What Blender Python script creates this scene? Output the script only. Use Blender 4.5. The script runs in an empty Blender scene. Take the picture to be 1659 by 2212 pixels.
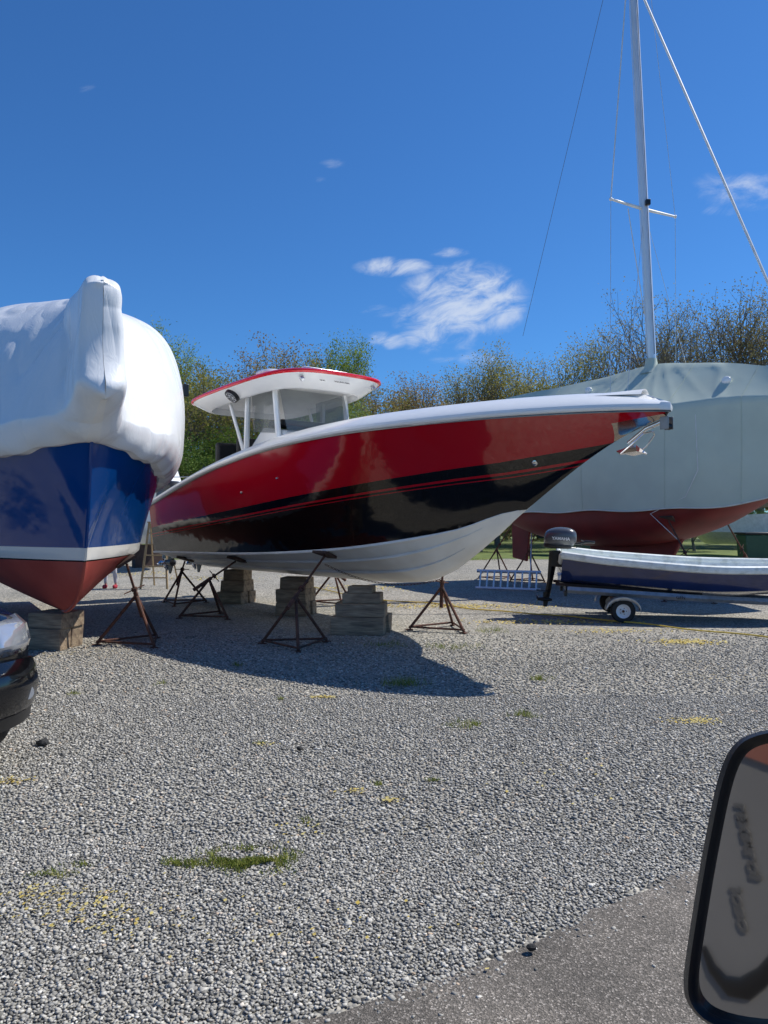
import bpy, bmesh, math, random
import numpy as np
from mathutils import Vector, Matrix, noise
random.seed(7); rng=np.random.default_rng(5)
S=bpy.context.scene; C=S.collection
R=math.radians; PI=math.pi
F=1660.0; HZ=1128.0; CH=1.8
def G(px,py):
    D=CH*F/(py-HZ); return ((px-830)/F*D, D)
def P3(px,py,D): return Vector(((px-830)/F*D, D, CH+(HZ-py)/F*D))
def ip(tab):
    xs=[a for a,b in tab]; ys=[b for a,b in tab]; n=len(xs)
    d=[(ys[i+1]-ys[i])/(xs[i+1]-xs[i]) for i in range(n-1)]
    m=[d[0]]+[0 if d[i-1]*d[i]<=0 else 2*d[i-1]*d[i]/(d[i-1]+d[i]) for i in range(1,n-1)]+[d[-1]]
    def f(x):
        if x<=xs[0]: return ys[0]
        if x>=xs[-1]: return ys[-1]
        i=0
        while x>xs[i+1]: i+=1
        h=xs[i+1]-xs[i]; t=(x-xs[i])/h
        return (2*t**3-3*t*t+1)*ys[i]+(t**3-2*t*t+t)*h*m[i]+(-2*t**3+3*t*t)*ys[i+1]+(t**3-t*t)*h*m[i+1]
    return f
# ---------------------------------------------------------------- materials
def newmat(name):
    m=bpy.data.materials.new(name); m.use_nodes=True
    nt=m.node_tree; b=nt.nodes['Principled BSDF']; return m,nt,b
def N(nt,t,**k):
    n=nt.nodes.new(t)
    for a,v in k.items(): setattr(n,a,v)
    return n
def mat(name,col,rough=.5,metal=0,var=.12,vscale=6,bump=0,bscale=40,coat=0,spec=.5,trans=0,stretch=None,dirt=None,dscale=1.5):
    m,nt,b=newmat(name)
    tc=N(nt,'ShaderNodeTexCoord'); src=tc.outputs['Object']
    if stretch:
        mp=N(nt,'ShaderNodeMapping'); mp.inputs['Scale'].default_value=stretch; nt.links.new(src,mp.inputs[0]); src=mp.outputs[0]
    nz=N(nt,'ShaderNodeTexNoise'); nz.inputs['Scale'].default_value=vscale; nz.inputs['Detail'].default_value=6
    nt.links.new(src,nz.inputs['Vector'])
    r=N(nt,'ShaderNodeValToRGB'); r.color_ramp.elements[0].position=.3; r.color_ramp.elements[1].position=.7
    r.color_ramp.elements[0].color=(*[c*(1-var) for c in col],1); r.color_ramp.elements[1].color=(*[min(1,c*(1+var)) for c in col],1)
    nt.links.new(nz.outputs['Fac'],r.inputs[0]); out=r.outputs[0]
    if dirt:
        n2=N(nt,'ShaderNodeTexNoise'); n2.inputs['Scale'].default_value=dscale; n2.inputs['Detail'].default_value=8; nt.links.new(src,n2.inputs['Vector'])
        r2=N(nt,'ShaderNodeValToRGB'); r2.color_ramp.elements[0].position=.5; r2.color_ramp.elements[1].position=.68
        nt.links.new(n2.outputs['Fac'],r2.inputs[0])
        mx=N(nt,'ShaderNodeMixRGB'); mx.inputs[2].default_value=(*dirt,1); nt.links.new(r2.outputs[0],mx.inputs[0]); nt.links.new(out,mx.inputs[1]); out=mx.outputs[0]
    nt.links.new(out,b.inputs['Base Color'])
    b.inputs['Roughness'].default_value=rough; b.inputs['Metallic'].default_value=metal
    b.inputs['Coat Weight'].default_value=coat; b.inputs['Coat Roughness'].default_value=.03
    b.inputs['Specular IOR Level'].default_value=spec; b.inputs['Transmission Weight'].default_value=trans
    if bump:
        n3=N(nt,'ShaderNodeTexNoise'); n3.inputs['Scale'].default_value=bscale; n3.inputs['Detail'].default_value=5; nt.links.new(src,n3.inputs['Vector'])
        bp=N(nt,'ShaderNodeBump'); bp.inputs['Strength'].default_value=bump; bp.inputs['Distance'].default_value=.02
        nt.links.new(n3.outputs['Fac'],bp.inputs['Height']); nt.links.new(bp.outputs[0],b.inputs['Normal'])
    return m
M={}
M['gel']=mat('white_gelcoat',(.9,.9,.88),.25,var=.02,coat=.3)
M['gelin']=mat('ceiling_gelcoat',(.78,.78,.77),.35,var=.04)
M['bottomwhite']=mat('bottom_paint_white',(.86,.86,.83),.45,var=.05,vscale=2,dirt=(.74,.72,.67),dscale=1.2)
M['redtrim']=mat('red_trim',(.75,.008,.015),.2,coat=.5,var=.04)
M['steel']=mat('stainless',(.75,.75,.76),.15,1,var=.05)
M['dullsteel']=mat('dull_stainless',(.25,.24,.23),.4,.8,var=.2)
M['galv']=mat('galvanised',(.42,.43,.44),.45,.7,var=.2,vscale=12)
M['alu']=mat('aluminium',(.72,.73,.74),.35,.6,var=.08)
M['mast']=mat('mast_aluminium',(.75,.76,.77),.3,.4,var=.06,vscale=2)
M['blk']=mat('black_plastic',(.012,.012,.013),.4,var=.2)
M['rub']=mat('rubber',(.02,.02,.02),.8,var=.3,bump=.3)
M['carp']=mat('black_car_paint',(.004,.004,.005),.12,coat=.4,var=.1)
M['darkgrey']=mat('engine_grey',(.08,.085,.10),.25,coat=.5,var=.1)
M['rust']=mat('rusty_steel',(.13,.055,.035),.8,.2,var=.35,vscale=18,bump=.4,bscale=60,dirt=(.05,.035,.03),dscale=7)
M['wood']=mat('weathered_timber',(.36,.27,.18),.85,var=.4,vscale=5,bump=.8,bscale=14,stretch=(1,9,9),dirt=(.16,.11,.078),dscale=1.2)
M['ply']=mat('pad_plywood',(.06,.035,.028),.8,var=.3)
M['navy']=mat('navy_gelcoat',(.012,.025,.10),.18,coat=.5,var=.15,vscale=3)
M['dingwhite']=mat('dinghy_white',(.82,.86,.83),.4,var=.06,vscale=9,dirt=(.62,.65,.6),dscale=6)
M['tarp']=mat('sage_canvas',(.52,.585,.49),.75,var=.05,vscale=1.3,bump=.2,bscale=2.2,dirt=(.47,.53,.45),dscale=.9)
M['sailred']=mat('dark_red_antifoul',(.17,.014,.012),.6,var=.2,vscale=2)
M['rope']=mat('white_rope',(.7,.7,.68),.6)
M['wire']=mat('rigging_wire',(.6,.61,.62),.35,.4)
M['darkwire']=mat('dark_wire',(.12,.12,.13),.5)
M['yellow']=mat('yellow_cord',(.7,.5,.08),.6)
M['tanwood']=mat('tan_wood_ladder',(.42,.3,.16),.7,var=.2,stretch=(2,2,9))
M['bark']=mat('bark',(.20,.165,.13),.9,var=.35,vscale=8)
M['tint']=mat('tinted_glass',(.03,.035,.04),.05,coat=.5)
M['upholstery']=mat('black_upholstery',(.015,.015,.016),.55,bump=.1)
M['skin']=mat('skin',(.55,.33,.24),.5)
M['leggings']=mat('pale_leggings',(.5,.48,.52),.8)
M['redcloth']=mat('red_cloth',(.35,.02,.04),.8)
M['hair']=mat('dark_hair',(.03,.02,.015),.6)
M['lampglass']=mat('lamp_glass',(.45,.47,.5),.08,.5,coat=1)
M['white']=mat('white_paint',(.8,.8,.79),.4)
M['greenplastic']=mat('green_plastic',(.02,.07,.035),.5)
M['van']=mat('grey_van_paint',(.20,.19,.175),.4,var=.1,vscale=2)
M['vandark']=mat('van_lettering',(.11,.105,.098),.6)
M['vanred']=mat('van_red_band',(.32,.12,.08),.5)
m,nt,b=newmat('clear_glass'); b.inputs['Base Color'].default_value=(.16,.19,.20,1); b.inputs['Roughness'].default_value=.03
nzz=N(nt,'ShaderNodeTexNoise'); nzz.inputs['Scale'].default_value=3
mr=N(nt,'ShaderNodeMapRange'); mr.inputs[3].default_value=.5; mr.inputs[4].default_value=.65
nt.links.new(nzz.outputs['Fac'],mr.inputs[0]); nt.links.new(mr.outputs[0],b.inputs['Alpha']); M['clear']=m
def wrapmat():
    m,nt,b=newmat('shrink_wrap'); tc=N(nt,'ShaderNodeTexCoord')
    b.inputs['Base Color'].default_value=(.85,.855,.85,1); b.inputs['Roughness'].default_value=.24
    mp=N(nt,'ShaderNodeMapping'); mp.inputs['Scale'].default_value=(1.6,1.6,.5); nt.links.new(tc.outputs['Object'],mp.inputs[0])
    def ridged(scale,det,dist):
        a=N(nt,'ShaderNodeTexNoise'); a.inputs['Scale'].default_value=scale; a.inputs['Detail'].default_value=det; a.inputs['Distortion'].default_value=dist; nt.links.new(mp.outputs[0],a.inputs['Vector'])
        s1=N(nt,'ShaderNodeMath',operation='SUBTRACT'); nt.links.new(a.outputs['Fac'],s1.inputs[0]); s1.inputs[1].default_value=.5
        s2=N(nt,'ShaderNodeMath',operation='ABSOLUTE'); nt.links.new(s1.outputs[0],s2.inputs[0]); return s2.outputs[0]
    b1=N(nt,'ShaderNodeBump'); b1.inputs['Strength'].default_value=.35; b1.inputs['Distance'].default_value=.14; nt.links.new(ridged(1.1,1,.5),b1.inputs['Height'])
    b2=N(nt,'ShaderNodeBump'); b2.inputs['Strength'].default_value=.18; b2.inputs['Distance'].default_value=.03; nt.links.new(ridged(6,1,1.4),b2.inputs['Height']); nt.links.new(b1.outputs[0],b2.inputs['Normal'])
    nt.links.new(b2.outputs[0],b.inputs['Normal']); return m
M['wrap']=wrapmat()
GR=[(0,(.14,.135,.12)),(.15,(.26,.25,.225)),(.4,(.36,.345,.31)),(.65,(.44,.42,.37)),(.84,(.51,.485,.43)),(.94,(.60,.57,.505)),(.98,(.74,.71,.64)),(1,(.6,.44,.3))]
def ramp(nt,els,interp='LINEAR'):
    r=N(nt,'ShaderNodeValToRGB'); r.color_ramp.interpolation=interp
    e=r.color_ramp.elements
    e[0].position=els[0][0]; e[0].color=(*els[0][1],1); e[1].position=els[-1][0]; e[1].color=(*els[-1][1],1)
    for p,c in els[1:-1]:
        x=e.new(p); x.color=(*c,1)
    return r
def gravelground():
    m,nt,b=newmat('gravel_ground'); tc=N(nt,'ShaderNodeTexCoord'); o=tc.outputs['Object']
    L=nt.links.new
    v=N(nt,'ShaderNodeTexVoronoi'); v.inputs['Scale'].default_value=42; L(o,v.inputs['Vector'])
    sx=N(nt,'ShaderNodeSeparateColor'); L(v.outputs['Color'],sx.inputs[0])
    r=ramp(nt,GR); L(sx.outputs[0],r.inputs[0])
    dr=ramp(nt,[(0,(1,1,1)),(.55,(.9,.9,.9)),(1,(.45,.45,.45))]); L(v.outputs['Distance'],dr.inputs[0])
    mu=N(nt,'ShaderNodeMixRGB',blend_type='MULTIPLY'); mu.inputs[0].default_value=.9; L(r.outputs[0],mu.inputs[1]); L(dr.outputs[0],mu.inputs[2])
    big=N(nt,'ShaderNodeTexNoise'); big.inputs['Scale'].default_value=.5; big.inputs['Detail'].default_value=6; L(o,big.inputs['Vector'])
    br=ramp(nt,[(.3,(.76,.76,.75)),(.7,(1.06,1.04,1.0))]); L(big.outputs['Fac'],br.inputs[0])
    m2=N(nt,'ShaderNodeMixRGB',blend_type='MULTIPLY'); m2.inputs[0].default_value=1; L(mu.outputs[0],m2.inputs[1]); L(br.outputs[0],m2.inputs[2])
    n3=N(nt,'ShaderNodeTexNoise'); n3.inputs['Scale'].default_value=.35; n3.inputs['Detail'].default_value=3; L(o,n3.inputs['Vector'])
    n4=N(nt,'ShaderNodeTexNoise'); n4.inputs['Scale'].default_value=14; n4.inputs['Detail'].default_value=4; L(o,n4.inputs['Vector'])
    ad=N(nt,'ShaderNodeMath',operation='MULTIPLY'); L(n3.outputs['Fac'],ad.inputs[0]); L(n4.outputs['Fac'],ad.inputs[1])
    yr=ramp(nt,[(.36,(0,0,0)),(.42,(.7,.7,.7))]); L(ad.outputs[0],yr.inputs[0])
    m3=N(nt,'ShaderNodeMixRGB'); m3.inputs[2].default_value=(.38,.31,.14,1); L(yr.outputs[0],m3.inputs[0]); L(m2.outputs[0],m3.inputs[1])
    L(m3.outputs[0],b.inputs['Base Color']); b.inputs['Roughness'].default_value=.85; b.inputs['Specular IOR Level'].default_value=.2
    inv=N(nt,'ShaderNodeMath',operation='SUBTRACT'); inv.inputs[0].default_value=1; L(v.outputs['Distance'],inv.inputs[1])
    bp=N(nt,'ShaderNodeBump'); bp.inputs['Strength'].default_value=.8; bp.inputs['Distance'].default_value=.018; L(inv.outputs[0],bp.inputs['Height'])
    wn=N(nt,'ShaderNodeVectorMath',operation='MULTIPLY_ADD')
    sub=N(nt,'ShaderNodeVectorMath',operation='SUBTRACT'); sub.inputs[1].default_value=(.5,.5,.5); L(v.outputs['Color'],sub.inputs[0])
    wn.inputs[1].default_value=(.7,.7,.2); L(sub.outputs[0],wn.inputs[0]); L(bp.outputs[0],wn.inputs[2])
    nn=N(nt,'ShaderNodeVectorMath',operation='NORMALIZE'); L(wn.outputs[0],nn.inputs[0]); L(nn.outputs[0],b.inputs['Normal'])
    return m
M['gravel']=gravelground()
def islandmat(name,els,rough=.8,bump=0,trans=0):
    m,nt,b=newmat(name); g=N(nt,'ShaderNodeNewGeometry'); r=ramp(nt,els); nt.links.new(g.outputs['Random Per Island'],r.inputs[0])
    out=r.outputs[0]
    if bump:
        tc=N(nt,'ShaderNodeTexCoord'); n=N(nt,'ShaderNodeTexNoise'); n.inputs['Scale'].default_value=140; n.inputs['Detail'].default_value=4
        nt.links.new(tc.outputs['Object'],n.inputs['Vector'])
        rr=ramp(nt,[(.3,(.75,.75,.75)),(.7,(1.2,1.2,1.2))]); nt.links.new(n.outputs['Fac'],rr.inputs[0])
        mu=N(nt,'ShaderNodeMixRGB',blend_type='MULTIPLY'); mu.inputs[0].default_value=1; nt.links.new(out,mu.inputs[1]); nt.links.new(rr.outputs[0],mu.inputs[2]); out=mu.outputs[0]
    nt.links.new(out,b.inputs['Base Color']); b.inputs['Roughness'].default_value=rough; b.inputs['Specular IOR Level'].default_value=.2
    if trans:
        t=N(nt,'ShaderNodeBsdfTranslucent'); nt.links.new(out,t.inputs[0]); mx=N(nt,'ShaderNodeMixShader'); mx.inputs[0].default_value=trans
        nt.links.new(b.outputs[0],mx.inputs[1]); nt.links.new(t.outputs[0],mx.inputs[2])
        nt.links.new(mx.outputs[0],nt.nodes['Material Output'].inputs[0])
    return m
M['stones']=islandmat('stones',GR,.85,bump=1)
M['leafA']=islandmat('leaf_olive',[(0,(.18,.19,.05)),(.5,(.30,.29,.08)),(1,(.42,.38,.13))],.7,trans=.4)
M['leafB']=islandmat('leaf_brown',[(0,(.22,.15,.065)),(.5,(.35,.25,.11)),(1,(.38,.30,.12))],.7,trans=.4)
M['leafC']=islandmat('leaf_fresh',[(0,(.12,.19,.03)),(.5,(.22,.31,.05)),(1,(.33,.4,.09))],.7,trans=.4)
M['leafD']=islandmat('leaf_bud',[(0,(.18,.155,.065)),(.5,(.28,.25,.11)),(1,(.35,.32,.14))],.7,trans=.4)
M['leafE']=islandmat('leaf_evergreen',[(0,(.05,.10,.02)),(.5,(.10,.17,.03)),(1,(.18,.25,.05))],.7,trans=.3)
M['blade']=islandmat('grass_blade',[(0,(.11,.16,.03)),(.6,(.26,.30,.06)),(1,(.42,.38,.12))],.7,trans=.3)
M['petal']=islandmat('yellow_bits',[(0,(.55,.4,.08)),(1,(.7,.6,.25))],.8)
def grassmat():
    m,nt,b=newmat('grass_ground'); tc=N(nt,'ShaderNodeTexCoord'); n=N(nt,'ShaderNodeTexNoise'); n.inputs['Scale'].default_value=1.5; n.inputs['Detail'].default_value=10
    nt.links.new(tc.outputs['Object'],n.inputs['Vector']); r=ramp(nt,[(.3,(.06,.10,.015)),(.6,(.14,.18,.035)),(.75,(.22,.20,.08))]); nt.links.new(n.outputs['Fac'],r.inputs[0]); nt.links.new(r.outputs[0],b.inputs['Base Color']); b.inputs['Roughness'].default_value=.9; return m
M['grass']=grassmat()
def asphaltmat():
    m,nt,b=newmat('asphalt'); L=nt.links.new; tc=N(nt,'ShaderNodeTexCoord'); o=tc.outputs['Object']
    v=N(nt,'ShaderNodeTexVoronoi'); v.inputs['Scale'].default_value=150; L(o,v.inputs['Vector'])
    s=N(nt,'ShaderNodeSeparateColor'); L(v.outputs['Color'],s.inputs[0])
    r=ramp(nt,[(0,(.085,.08,.07)),(.6,(.145,.133,.117)),(.88,(.23,.21,.185)),(1,(.45,.42,.38))]); L(s.outputs[1],r.inputs[0])
    n=N(nt,'ShaderNodeTexNoise'); n.inputs['Scale'].default_value=2; n.inputs['Detail'].default_value=10; L(o,n.inputs['Vector'])
    r2=ramp(nt,[(.3,(.75,.73,.71)),(.7,(1.3,1.25,1.2))]); L(n.outputs['Fac'],r2.inputs[0])
    mu=N(nt,'ShaderNodeMixRGB',blend_type='MULTIPLY'); mu.inputs[0].default_value=1; L(r.outputs[0],mu.inputs[1]); L(r2.outputs[0],mu.inputs[2]); L(mu.outputs[0],b.inputs['Base Color'])
    b.inputs['Roughness'].default_value=.85; b.inputs['Specular IOR Level'].default_value=.3
    bp=N(nt,'ShaderNodeBump'); bp.inputs['Strength'].default_value=.7; bp.inputs['Distance'].default_value=.006; L(v.outputs['Distance'],bp.inputs['Height']); L(bp.outputs[0],b.inputs['Normal']); return m
M['asphalt']=asphaltmat()
def paintmat():
    m,nt,b=newmat('red_black_paint'); L=nt.links.new
    a=N(nt,'ShaderNodeAttribute'); a.attribute_name='pv'
    sp=N(nt,'ShaderNodeSeparateXYZ'); L(a.outputs['Vector'],sp.inputs[0])
    d=sp.outputs[1]
    def gt(x,v):
        n=N(nt,'ShaderNodeMath',operation='GREATER_THAN'); L(x,n.inputs[0]); n.inputs[1].default_value=v; return n.outputs[0]
    def band(lo,hi):
        x=gt(d,lo); y=gt(d,hi); n=N(nt,'ShaderNodeMath',operation='SUBTRACT'); L(x,n.inputs[0]); L(y,n.inputs[1]); return n.outputs[0]
    def mx(x,y,op='MAXIMUM'):
        n=N(nt,'ShaderNodeMath',operation=op); L(x,n.inputs[0]); L(y,n.inputs[1]); return n.outputs[0]
    red=mx(gt(d,0),mx(band(-.16,-.13),band(-.205,-.193)))
    mc=N(nt,'ShaderNodeMixRGB'); mc.inputs[1].default_value=(.003,.003,.004,1); mc.inputs[2].default_value=(.40,.003,.012,1); L(red,mc.inputs[0])
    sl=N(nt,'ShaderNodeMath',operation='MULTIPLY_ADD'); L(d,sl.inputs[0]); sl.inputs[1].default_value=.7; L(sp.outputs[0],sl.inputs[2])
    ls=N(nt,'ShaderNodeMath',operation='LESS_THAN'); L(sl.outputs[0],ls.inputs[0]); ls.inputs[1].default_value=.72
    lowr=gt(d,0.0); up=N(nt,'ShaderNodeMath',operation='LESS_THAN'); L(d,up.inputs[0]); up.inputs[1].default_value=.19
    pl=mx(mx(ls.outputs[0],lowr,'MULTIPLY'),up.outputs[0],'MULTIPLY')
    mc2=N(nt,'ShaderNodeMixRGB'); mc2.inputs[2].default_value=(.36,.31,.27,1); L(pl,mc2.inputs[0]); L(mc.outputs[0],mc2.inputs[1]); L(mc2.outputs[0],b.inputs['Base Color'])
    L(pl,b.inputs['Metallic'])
    b.inputs['Roughness'].default_value=.1; b.inputs['Coat Weight'].default_value=.35; b.inputs['Coat Roughness'].default_value=.02; b.inputs['Specular IOR Level'].default_value=.4
    tc=N(nt,'ShaderNodeTexCoord'); n=N(nt,'ShaderNodeTexNoise'); n.inputs['Scale'].default_value=2.5; n.inputs['Detail'].default_value=2; L(tc.outputs['Object'],n.inputs['Vector'])
    bp=N(nt,'ShaderNodeBump'); bp.inputs['Strength'].default_value=.14; bp.inputs['Distance'].default_value=.05; L(n.outputs['Fac'],bp.inputs['Height']); L(bp.outputs[0],b.inputs['Normal']); L(bp.outputs[0],b.inputs['Coat Normal'])
    return m
M['paint']=paintmat()
def bluemat():
    m,nt,b=newmat('blue_hull'); L=nt.links.new; a=N(nt,'ShaderNodeAttribute'); a.attribute_name='pv'
    sp=N(nt,'ShaderNodeSeparateXYZ'); L(a.outputs['Vector'],sp.inputs[0]); 
    tc=N(nt,'ShaderNodeTexCoord'); n=N(nt,'ShaderNodeTexNoise'); n.inputs['Scale'].default_value=2; n.inputs['Detail'].default_value=8; L(tc.outputs['Object'],n.inputs['Vector'])
    rr=ramp(nt,[(.3,(.30,.04,.03)),(.7,(.40,.075,.055))]); L(n.outputs['Fac'],rr.inputs[0])
    r=ramp(nt,[(0,(0,0,0)),(.131,(.75,.73,.68)),(.147,(.002,.05,.21))],'CONSTANT')
    mu=N(nt,'ShaderNodeMath',operation='MULTIPLY'); mu.inputs[1].default_value=.1; L(sp.outputs[1],mu.inputs[0]); L(mu.outputs[0],r.inputs[0])
    lt=N(nt,'ShaderNodeMath',operation='LESS_THAN'); L(mu.outputs[0],lt.inputs[0]); lt.inputs[1].default_value=.131
    mx=N(nt,'ShaderNodeMixRGB'); L(lt.outputs[0],mx.inputs[0]); L(r.outputs[0],mx.inputs[1]); L(rr.outputs[0],mx.inputs[2]); L(mx.outputs[0],b.inputs['Base Color'])
    ro=N(nt,'ShaderNodeMapRange'); ro.inputs[3].default_value=.12; ro.inputs[4].default_value=.65; L(lt.outputs[0],ro.inputs[0]); L(ro.outputs[0],b.inputs['Roughness'])
    n2=N(nt,'ShaderNodeTexNoise'); n2.inputs['Scale'].default_value=3; L(tc.outputs['Object'],n2.inputs['Vector'])
    bp=N(nt,'ShaderNodeBump'); bp.inputs['Strength'].default_value=.12; bp.inputs['Distance'].default_value=.05; L(n2.outputs['Fac'],bp.inputs['Height']); L(bp.outputs[0],b.inputs['Normal'])
    return m
M['blue']=bluemat()
# ---------------------------------------------------------------- mesh builder
OFF={}
def tag(o,label=None,cat=None,group=None,kind=None):
    if label:o['label']=label
    if cat:o['category']=cat
    if group:o['group']=group
    if kind:o['kind']=kind
    return o
def thing(name,label,cat,loc=(0,0,0),rot=0,group=None,off=(0,0,0),pitch=0,roll=0):
    o=bpy.data.objects.new(name,None); o.empty_display_size=.2; C.objects.link(o)
    o.location=loc; o.rotation_euler=(roll,pitch,rot); tag(o,label,cat,group)
    Mx=Matrix.Translation(Vector(loc))@Matrix.Rotation(rot,4,'Z')@Matrix.Rotation(pitch,4,'Y')@Matrix.Rotation(roll,4,'X')
    OFF[o.name]=(Vector(off),Mx.inverted()); return o
class MB:
    def __init__(s): s.v=[];s.f=[];s.m=[]
    def add(s,vs,fs,m=0):
        b=len(s.v); s.v+=[Vector(p) for p in vs]; s.f+=[[i+b for i in f] for f in fs]; s.m+=[m]*len(fs); return s
    def box(s,c,d,rot=None,m=0,taper=1):
        x,y,z=[q/2 for q in d]; c=Vector(c)
        vs=[Vector((i*x*(taper if k>0 else 1),j*y*(taper if k>0 else 1),k*z)) for i in(-1,1) for j in(-1,1) for k in(-1,1)]
        if rot is not None: vs=[rot@p for p in vs]
        return s.add([p+c for p in vs],[(0,1,3,2),(4,6,7,5),(0,4,5,1),(2,3,7,6),(0,2,6,4),(1,5,7,3)],m)
    def tube(s,pts,r,n=8,m=0,sq=(1,1)):
        pts=[Vector(p) for p in pts]; k=len(pts); rs=r if isinstance(r,(list,tuple)) else [r]*k
        vs=[];up=None
        for i,p in enumerate(pts):
            d=(pts[min(i+1,k-1)]-pts[max(i-1,0)]).normalized()
            if up is None: up=d.orthogonal().normalized() if abs(d.z)>.95 else Vector((0,0,1))
            a=(up-d*up.dot(d))
            if a.length<1e-4: a=d.orthogonal()
            a.normalize(); b_=d.cross(a); up=a
            for j in range(n):
                t=2*PI*j/n; vs.append(p+(a*math.cos(t)*sq[0]+b_*math.sin(t)*sq[1])*rs[i])
        fs=[(i*n+j,i*n+(j+1)%n,(i+1)*n+(j+1)%n,(i+1)*n+j) for i in range(k-1) for j in range(n)]
        fs+= [tuple(range(n))[::-1],tuple((k-1)*n+j for j in range(n))]
        return s.add(vs,fs,m)
    def grid(s,rows,m=0,closed=False):
        n=len(rows[0]); vs=[p for r in rows for p in r]; w=n if closed else n-1
        return s.add(vs,[(i*n+j,i*n+(j+1)%n,(i+1)*n+(j+1)%n,(i+1)*n+j) for i in range(len(rows)-1) for j in range(w)],m)
    def prism(s,poly,vec,m=0,scale=1):
        n=len(poly); vec=Vector(vec); poly=[Vector(p) for p in poly]; c=sum(poly,Vector())/n
        vs=poly+[c+(p-c)*scale+vec for p in poly]
        return s.add(vs,[tuple(range(n))[::-1],tuple(range(n,2*n))]+[(i,(i+1)%n,n+(i+1)%n,n+i) for i in range(n)],m)
    def ball(s,c,r,n=10,m=0,e=1):
        c=Vector(c); r=r if isinstance(r,(tuple,list)) else (r,r,r); rows=[]
        pw=lambda x:math.copysign(abs(x)**e,x)
        for i in range(n+1):
            a=-PI/2+PI*i/n; rows.append([c+Vector((r[0]*pw(math.cos(a))*pw(math.cos(2*PI*j/(2*n))),r[1]*pw(math.cos(a))*pw(math.sin(2*PI*j/(2*n))),r[2]*pw(math.sin(a)))) for j in range(2*n)])
        return s.grid(rows,m,True)
    def lathe(s,c,ax,prof,n=20,m=0):
        ax=Vector(ax).normalized(); a=ax.orthogonal().normalized(); b=ax.cross(a); c=Vector(c)
        rows=[[c+ax*h+(a*math.cos(2*PI*j/n)+b*math.sin(2*PI*j/n))*r for j in range(n)] for r,h in prof]
        return s.grid(rows,m,True)
    def build(s,name,mats,parent=None,smooth=40,bevel=0,world=False,attr=None,normals=True,label=None,sub=0):
        if not isinstance(mats,(list,tuple)): mats=[mats]
        vs=s.v
        if parent is not None:
            off,Mi=OFF[parent.name]
            vs=[Mi@p for p in vs] if world else [p-off for p in vs]
        me=bpy.data.meshes.new(name); me.from_pydata([tuple(p) for p in vs],[],s.f)
        for q in mats: me.materials.append(q)
        me.polygons.foreach_set('material_index',s.m)
        if attr is not None:
            at=me.attributes.new('pv','FLOAT_VECTOR','POINT'); at.data.foreach_set('vector',[x for t in attr for x in t])
        if normals:
            bm=bmesh.new(); bm.from_mesh(me)
            if attr is None: bmesh.ops.remove_doubles(bm,verts=bm.verts,dist=1e-5)
            bmesh.ops.recalc_face_normals(bm,faces=bm.faces); bm.to_mesh(me); bm.free()
        if smooth:
            me.polygons.foreach_set('use_smooth',[True]*len(me.polygons)); me.set_sharp_from_angle(angle=R(smooth))
        o=bpy.data.objects.new(name,me); C.objects.link(o)
        if parent is not None: o.parent=parent; OFF[o.name]=OFF[parent.name]
        if bevel:
            bv=o.modifiers.new('b','BEVEL'); bv.width=bevel; bv.segments=2; bv.limit_method='ANGLE'
        if label:o['label']=label
        return o
def solo(mb,name,mats,base,label,cat,group=None,kind=None,**k):
    base=Vector(base); mb.v=[p-base for p in mb.v]
    o=mb.build(name,mats,None,**k); o.location=base; return tag(o,label,cat,group,kind)
def text(body,size,org,xd,yd,m,parent,name='lettering',ext=.002,world=False,bold=0):
    cu=bpy.data.curves.new('t','FONT'); cu.body=body; cu.size=size; cu.extrude=ext; cu.offset=bold; cu.align_x='CENTER'; cu.align_y='CENTER'; cu.resolution_u=3
    o=bpy.data.objects.new('t',cu); C.objects.link(o); dg=bpy.context.evaluated_depsgraph_get(); me=bpy.data.meshes.new_from_object(o.evaluated_get(dg))
    bpy.data.objects.remove(o); xd=Vector(xd).normalized(); yd=Vector(yd).normalized(); zd=xd.cross(yd)
    Mx=Matrix.Translation(Vector(org))@Matrix((xd,yd,zd)).transposed().to_4x4(); me.transform(Mx)
    off,Mi=OFF[parent.name]
    me.transform(Mi if world else Matrix.Translation(-off))
    me.materials.clear(); me.materials.append(m); q=bpy.data.objects.new(name,me); C.objects.link(q); q.parent=parent; OFF[q.name]=OFF[parent.name]; return q
# ---------------------------------------------------------------- setting
EX=[(-40,-6),(-8,1.0),(-1.5,2.35),(-.30,2.79),(.315,3.07),(.764,3.43),(1.53,3.95),(2.16,4.32),(6,6.8),(40,29)]
def edgeY(x): return float(np.interp(x,[a for a,b in EX],[b for a,b in EX]))
g=MB(); g.add([(-300,-60,0),(300,-60,0),(300,400,0),(-300,400,0)],[(0,1,2,3)]); tag(g.build('ground',M['gravel'],smooth=0),kind='structure')
g=MB(); top=[]; bot=[]
for i in range(400):
    x=-20+40*i/399; nn=noise.noise(Vector((x*2.2,3,0)))*.09+noise.noise(Vector((x*9,7,0)))*.035
    top.append((x,edgeY(x)+nn-.02,.006)); bot.append((x,-12,.006))
g.grid([bot,top]); tag(g.build('road',M['asphalt'],smooth=0),kind='structure')
def frange(a,b,n): return [a+(b-a)*i/(n-1) for i in range(n)]
g=MB(); r1=[];r2=[]
for i in range(300):
    x=-200+400*i/299; r1.append((x,37+noise.noise(Vector((x*.4,1,0)))*2.5,.005)); r2.append((x,380,.005))
g.grid([r1,r2]); tag(g.build('grass',M['grass'],smooth=0),kind='structure')
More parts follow.
